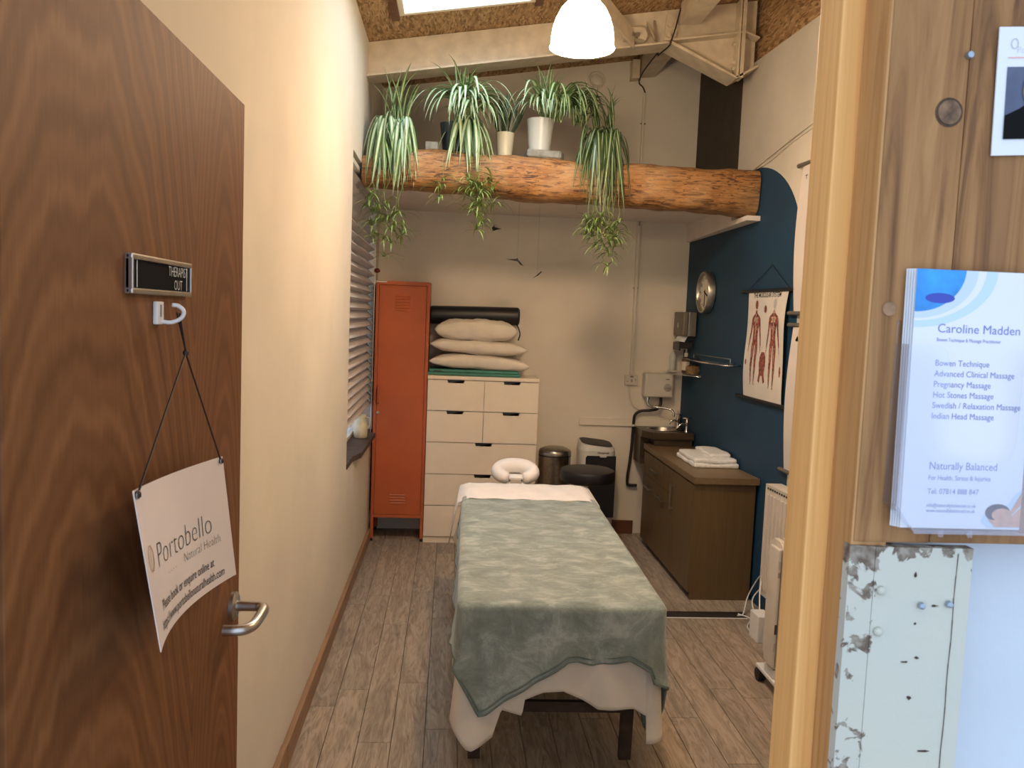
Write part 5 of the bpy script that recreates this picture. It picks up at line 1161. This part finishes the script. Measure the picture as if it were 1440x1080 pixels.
# transformer box, cables and floor strip
bm = B(); box(bm, (1.67, 4.10, .0), (1.745, 4.22, .145), .006, 2); tag(obj('power_box', bm, 'bright_plastic', origin=(1.7, 4.16, 0)), 'small white power box standing on the floor by the radiator', 'power supply')
bm = B()
tube(bm, smoothpath([(1.72, 4.21, .12), (1.75, 4.30, .20), (1.80, 4.42, .26), (1.83, 4.55, .20), (1.80, 4.60, .08), (1.74, 4.50, .012), (1.70, 4.48, .010)], 6), .004, 6)
tube(bm, smoothpath([(1.70, 4.22, .10), (1.75, 4.40, .13), (1.83, 4.50, .16), (1.85, 4.42, .22), (1.85, 4.30, .24)], 6), .004, 6)
tube(bm, smoothpath([(1.675, 4.20, .02), (1.70, 4.32, .008), (1.76, 4.44, .008), (1.71, 4.50, .012)], 6), .004, 6)
tag(obj('white_cables', bm, 'bright_plastic', smooth=True, origin=(1.74, 4.4, .05)), 'tangle of thin white cables behind the power box', 'cable')
cs = thing('floor_cable_strip', 'black rubber cable cover lying across the floor in front of the brown cabinet', 'cable cover', (1.2, 4.52, 0))
bm = B(); prism(bm, [(.62, 4.46, .0005), (.62, 4.50, .013), (.62, 4.53, .013), (.62, 4.565, .0005)], (1.13, 0, 0)); obj('rubber_cover', bm, 'black_rubber', cs)
bm = B(); box(bm, (.62, 4.452, .0005), (1.75, 4.4595, .004)); obj('pale_edge', bm, 'bright_plastic', cs)
# jug on sill
jg = thing('cream_jug', 'cream jug standing on the dark window sill below the blind', 'jug', (-.600, 5.62, .807)); jc = (-.598, 5.62, .8078)
bm = B(); lathe(bm, [(.040, 0), (.046, .006), (.048, .05), (.045, .085), (.034, .118), (.030, .135), (.036, .158), (.033, .158), (.027, .135), (.031, .118), (.041, .085)], jc, 28, cap=False); lathe(bm, [(.002, .003), (.043, .004)], jc, 28, cap=False); obj('jug_body', bm, 'jug_cream', jg, True)
bm = B(); tube(bm, smoothpath([(jc[0]+.030, jc[1]+.01, jc[2]+.140), (jc[0]+.055, jc[1]+.02, jc[2]+.13), (jc[0]+.060, jc[1]+.02, jc[2]+.09), (jc[0]+.042, jc[1]+.01, jc[2]+.055)], 5), .0055, 8); obj('jug_handle', bm, 'jug_cream', jg, True)
# ------------------------------------------------------------------ plants on the log
def leaf_mesh(L, wd, th0, th1, n=10, name='leaf', m='spider_leaf', power=1.0, wmax=.35, fold_=.22):
    bm = B(); uvl = bm.loops.layers.uv.new('UVMap'); r = z = 0.0; rows = []; uvs = {}
    for i in range(n+1):
        t = i/n; th = th0+(th1-th0)*t**power
        w_ = wd*.5*(min(1, .45+t/wmax*.55) if t < wmax else max(.03, (1-((t-wmax)/(1-wmax))**1.7)))
        nx_, nz_ = -math.cos(th), math.sin(th)
        row = [bm.verts.new((r, -w_, z)), bm.verts.new((r+nx_*w_*fold_*-1, 0, z-nz_*w_*fold_)), bm.verts.new((r, w_, z))]
        for k, v in enumerate(row): uvs[v] = (k/2, t)
        rows.append(row); r += math.sin(th)*L/n; z += math.cos(th)*L/n
    for a, b in zip(rows, rows[1:]):
        for k in range(2):
            f = fc(bm, [a[k], a[k+1], b[k+1], b[k]])
            if f:
                f.smooth = True
                for lp in f.loops: lp[uvl].uv = uvs[lp.vert]
    me = bpy.data.meshes.new(name); bm.to_mesh(me); bm.free(); me.materials.append(MATS[m]); return me
def variants(kind, m, rnd):
    out = []
    for i in range(7):
        if kind == 'up': out.append(leaf_mesh(1, .050, .02+.10*rnd.random(), .25+.6*rnd.random(), m=m, power=1.6))
        elif kind == 'tall': out.append(leaf_mesh(1, .050, .15+.2*rnd.random(), 1.2+.7*rnd.random(), m=m, power=1.8))
        elif kind == 'arch': out.append(leaf_mesh(1, .052, .25+.45*rnd.random(), 2.6+.35*rnd.random(), m=m, power=.85, n=12))
        elif kind == 'hang': out.append(leaf_mesh(1, .046, .9+.5*rnd.random(), 2.95+.18*rnd.random(), m=m, power=.42, n=12))
    return out
def leaves(plant, crown, n, kind, Ls, az, m, seed, jit=.02, squash=1, lean=None, wide=1.0):
    rnd = random.Random(seed); V = variants(kind, m, rnd)
    for i in range(n):
        o = bpy.data.objects.new('leaf', V[i % len(V)]); COL.objects.link(o); o.parent = plant
        o.location = (crown[0]-plant.location.x+rnd.uniform(-jit, jit), crown[1]-plant.location.y+rnd.uniform(-jit, jit)*.7, crown[2]-plant.location.z+rnd.uniform(-jit, jit)*.5)
        L = rnd.uniform(*Ls); a = rnd.uniform(*az); o.rotation_euler = (rnd.uniform(-.12, .12), rnd.uniform(-.1, .1), a)
        o.scale = (L*squash, wide*(.34+.12*rnd.random()), L)
def strand(plant, p, length, seed, m='plantlet_leaf', ros=2, size=.13, n=9):
    """a hanging runner with little plantlets: stem and leaves in one part"""
    rnd = random.Random(seed); bm = B(); uvl = bm.loops.layers.uv.new('UVMap')
    pts = [Vector(p)]
    for i in range(1, 7): pts.append(Vector((p[0]+rnd.uniform(-.012, .012)*i**.5, p[1]+rnd.uniform(-.01, .01), p[2]-length*i/6)))
    tube(bm, smoothpath(pts, 3), .0016, 5)
    def lf_(base, L, wd, th0, th1, a):
        r = z = 0.0; prev = None
        for i in range(7):
            t = i/6; th = th0+(th1-th0)*t; w_ = wd/2*(1-t**1.8*.95)*(.5+.5*min(1, t*4))
            c, s = math.cos(a), math.sin(a)
            row = [bm.verts.new((base[0]+r*c-k*w_*s, base[1]+r*s+k*w_*c, base[2]+z-(abs(k) == 0)*.001)) for k in (-1, 0, 1)]
            if prev:
                for k in range(2):
                    f = fc(bm, [prev[k], prev[k+1], row[k+1], row[k]])
                    if f:
                        for lp in f.loops: lp[uvl].uv = ((prev+row).index(lp.vert) % 3/2, t)
            prev = row; r += math.sin(th)*L/6; z += math.cos(th)*L/6
    for q in range(ros):
        b = pts[-1].lerp(pts[2], q/max(1, ros)*.9)
        for i in range(n): lf_(b, size*rnd.uniform(.6, 1.15), rnd.uniform(.011, .017), rnd.uniform(.3, 1.7), rnd.uniform(2.4, 3.1), rnd.uniform(0, 2*PI))
    obj('runner', bm, m, plant, nrm=False)
def pot(par, c, rb, rt, h, m, name='pot'):
    bm = B(); lathe(bm, [(rb*.9, 0), (rb, .004), (rt, h), (rt-.006, h), (rt-.010, h-.02), (.004, h-.021)], c, 32); return obj(name, bm, m, par, 'auto')
FR = (-PI+.1, -.1)       # azimuths facing the room
ZL = 2.668
p1 = thing('spider_plant', 'dense green and white spider plant at the left end of the log', 'plant', (-.39, 5.09, ZL), 'spider plants on the log')
pot(p1, (-.39, 5.13, ZL-.01), .06, .08, .13, 'pot_navy')
leaves(p1, (-.43, 5.06, 2.80), 46, 'hang', (.42, .62), FR, 'spider_leaf_pale', 1, .05, .30, wide=1.5)
leaves(p1, (-.33, 5.06, 2.80), 44, 'hang', (.36, .56), FR, 'spider_leaf_pale', 2, .05, .30, wide=1.5)
leaves(p1, (-.39, 5.02, 2.72), 30, 'hang', (.26, .44), FR, 'spider_leaf', 12, .08, .30, wide=1.3)
leaves(p1, (-.38, 5.05, 2.79), 46, 'hang', (.30, .60), (-PI*.85, -PI*.15), 'spider_leaf_pale', 91, .09, .24, wide=1.4)
leaves(p1, (-.40, 5.07, 2.80), 7, 'up', (.26, .36), (-PI, PI), 'spider_leaf', 3, .05)
leaves(p1, (-.36, 5.07, 2.80), 8, 'tall', (.24, .40), (-PI*.9, .1), 'spider_leaf', 4, .05)
for i, (dx, z, L) in enumerate(((-.12, 2.50, .22), (-.07, 2.48, .36), (-.02, 2.50, .34), (.03, 2.5, .42), (.06, 2.46, .33), (-.10, 2.5, .40), (-.04, 2.5, .50))): strand(p1, (-.385+dx, 4.93+.01*(i % 3), z), L, 20+i, ros=3, size=.135, n=8)
p2 = thing('spider_plant', 'large arching pale-striped spider plant, second plant from the left on the log', 'plant', (.0, 5.13, ZL), 'spider plants on the log')
pot(p2, (-.03, 5.15, ZL), .062, .082, .17, 'pot_navy')
leaves(p2, (.03, 5.12, 2.88), 52, 'arch', (.42, .66), (-PI-.2, .2), 'spider_leaf_pale', 77, .035, .70, wide=1.5)
leaves(p2, (.03, 5.11, 2.84), 30, 'arch', (.40, .62), (-PI-.1, .1), 'spider_leaf_pale', 55, .06, .55, wide=1.5)
leaves(p2, (.05, 5.10, 2.85), 44, 'hang', (.32, .50), FR, 'spider_leaf_pale', 6, .06, .45, wide=1.6)
leaves(p2, (.03, 5.12, 2.90), 9, 'up', (.24, .34), (-PI, PI), 'spider_leaf', 7, .04)
leaves(p2, (.03, 5.12, 2.90), 8, 'tall', (.30, .42), (-PI, PI), 'spider_leaf', 8, .03)
for i, (x, z, L) in enumerate(((.09, 2.72, .42), (.13, 2.72, .50), (.17, 2.70, .48), (.12, 2.66, .34), (.19, 2.70, .36), (.15, 2.74, .56), (.08, 2.62, .24), (-.08, 2.60, .24))): strand(p2, (x, 4.945-.008*(i % 3), z), L, 40+i, ros=3, size=.15, n=8)
p3 = thing('snake_plant', 'dark green snake plant in a cream pot between two spider plants', 'plant', (.292, 5.19, ZL-.006))
pot(p3, (.292, 5.19, ZL-.004), .046, .058, .145, 'pot_cream')
rs = random.Random(5)
for i, (dx, dz, L, tilt, a) in enumerate(((-.02, 0, .25, -.10, .3), (.00, 0, .27, .03, -.2), (.02, .0, .22, .22, .1), (.03, 0, .20, .42, .5), (-.03, 0, .20, -.30, -.4), (.01, 0, .18, .12, 1.0), (-.01, 0, .21, -.15, 1.4))):
    me = leaf_mesh(L, .046, .0, .12, m='snake_leaf', wmax=.55, fold_=.35)
    o = bpy.data.objects.new('leaf', me); COL.objects.link(o); o.parent = p3; o.location = (dx, -.01+.008*(i % 3), .125); o.rotation_euler = (.05*((i % 3)-1), tilt, a-PI/2 if i % 2 else a+PI/2)
    o.rotation_euler = Euler((0, 0, -PI/2+a)).to_matrix().to_euler(); o.rotation_euler = (Matrix.Rotation(tilt, 3, 'Y')@Matrix.Rotation(-PI/2+a, 3, 'Z')).to_euler()
p4 = thing('spider_plant', 'spider plant in a tall white pot on a grey stone slab', 'plant', (.508, 5.17, 2.702), 'spider plants on the log')
pot(p4, (.508, 5.17, 2.7015), .066, .084, .195, 'pot_white')
leaves(p4, (.52, 5.15, 2.92), 36, 'arch', (.34, .56), (-PI-.2, .2), 'spider_leaf_pale', 9, .03, .62, wide=1.5)
leaves(p4, (.60, 5.13, 2.90), 34, 'arch', (.45, .75), (-PI*.6, .1), 'spider_leaf', 10, .04, .60, wide=1.4)
leaves(p4, (.51, 5.16, 2.92), 8, 'up', (.24, .33), (-PI, PI), 'spider_leaf', 11, .03)
leaves(p4, (.54, 5.16, 2.92), 6, 'tall', (.26, .36), (-PI, PI), 'spider_leaf', 13, .03)
bm = B(); prism(bm, [(.425, 5.07, 2.655), (.63, 5.07, 2.650), (.655, 5.11, 2.650), (.655, 5.24, 2.650), (.42, 5.24, 2.655)], (0, 0, .046)); bmesh.ops.bevel(bm, geom=list(bm.edges), offset=.006, segments=2, affect='EDGES')
tag(obj('stone_slab', bm, 'stone_grey', smooth='auto', origin=(.53, 5.15, 2.655)), 'grey stone slab on the log under the white plant pot', 'stone')
bm = B(); box(bm, (-.195, 5.08, ZL-.012), (-.120, 5.16, ZL+.045), .004); tag(obj('wood_block', bm, 'stone_grey', origin=(-.16, 5.12, ZL)), 'small grey block on the log between the two left spider plants', 'block')
p5 = thing('spider_plant', 'shade-darkened trailing spider plant with long hanging runners, rightmost on the log', 'plant', (.87, 5.12, ZL-.02), 'spider plants on the log')
pot(p5, (.87, 5.15, ZL-.015), .055, .072, .13, 'pot_navy')
leaves(p5, (.84, 5.07, 2.80), 48, 'hang', (.45, .66), FR, 'spider_leaf_shaded', 14, .06, .34, wide=1.35)
leaves(p5, (.93, 5.06, 2.80), 46, 'hang', (.45, .74), FR, 'spider_leaf_shaded', 15, .06, .32, wide=1.35)
leaves(p5, (.74, 5.08, 2.86), 22, 'arch', (.40, .60), FR, 'spider_leaf_shaded', 16, .04, .5, wide=1.3)
leaves(p5, (.88, 5.07, 2.82), 8, 'up', (.20, .32), (-PI, PI), 'spider_leaf_shaded', 17, .05)
leaves(p5, (.90, 5.07, 2.82), 8, 'tall', (.22, .34), (-PI, PI), 'spider_leaf_shaded', 18, .05)
for i, (x, z, L) in enumerate(((.80, 2.42, .24), (.84, 2.40, .22), (.88, 2.42, .30), (.91, 2.42, .42), (.95, 2.42, .30), (.98, 2.42, .26), (.93, 2.42, .36), (.87, 2.42, .20), (.82, 2.42, .30))): strand(p5, (x, 4.93+.012*(i % 3), z), L, 60+i, ros=3, size=.13, n=8)
for o in (p1, p2, p4, p5): del o['group']
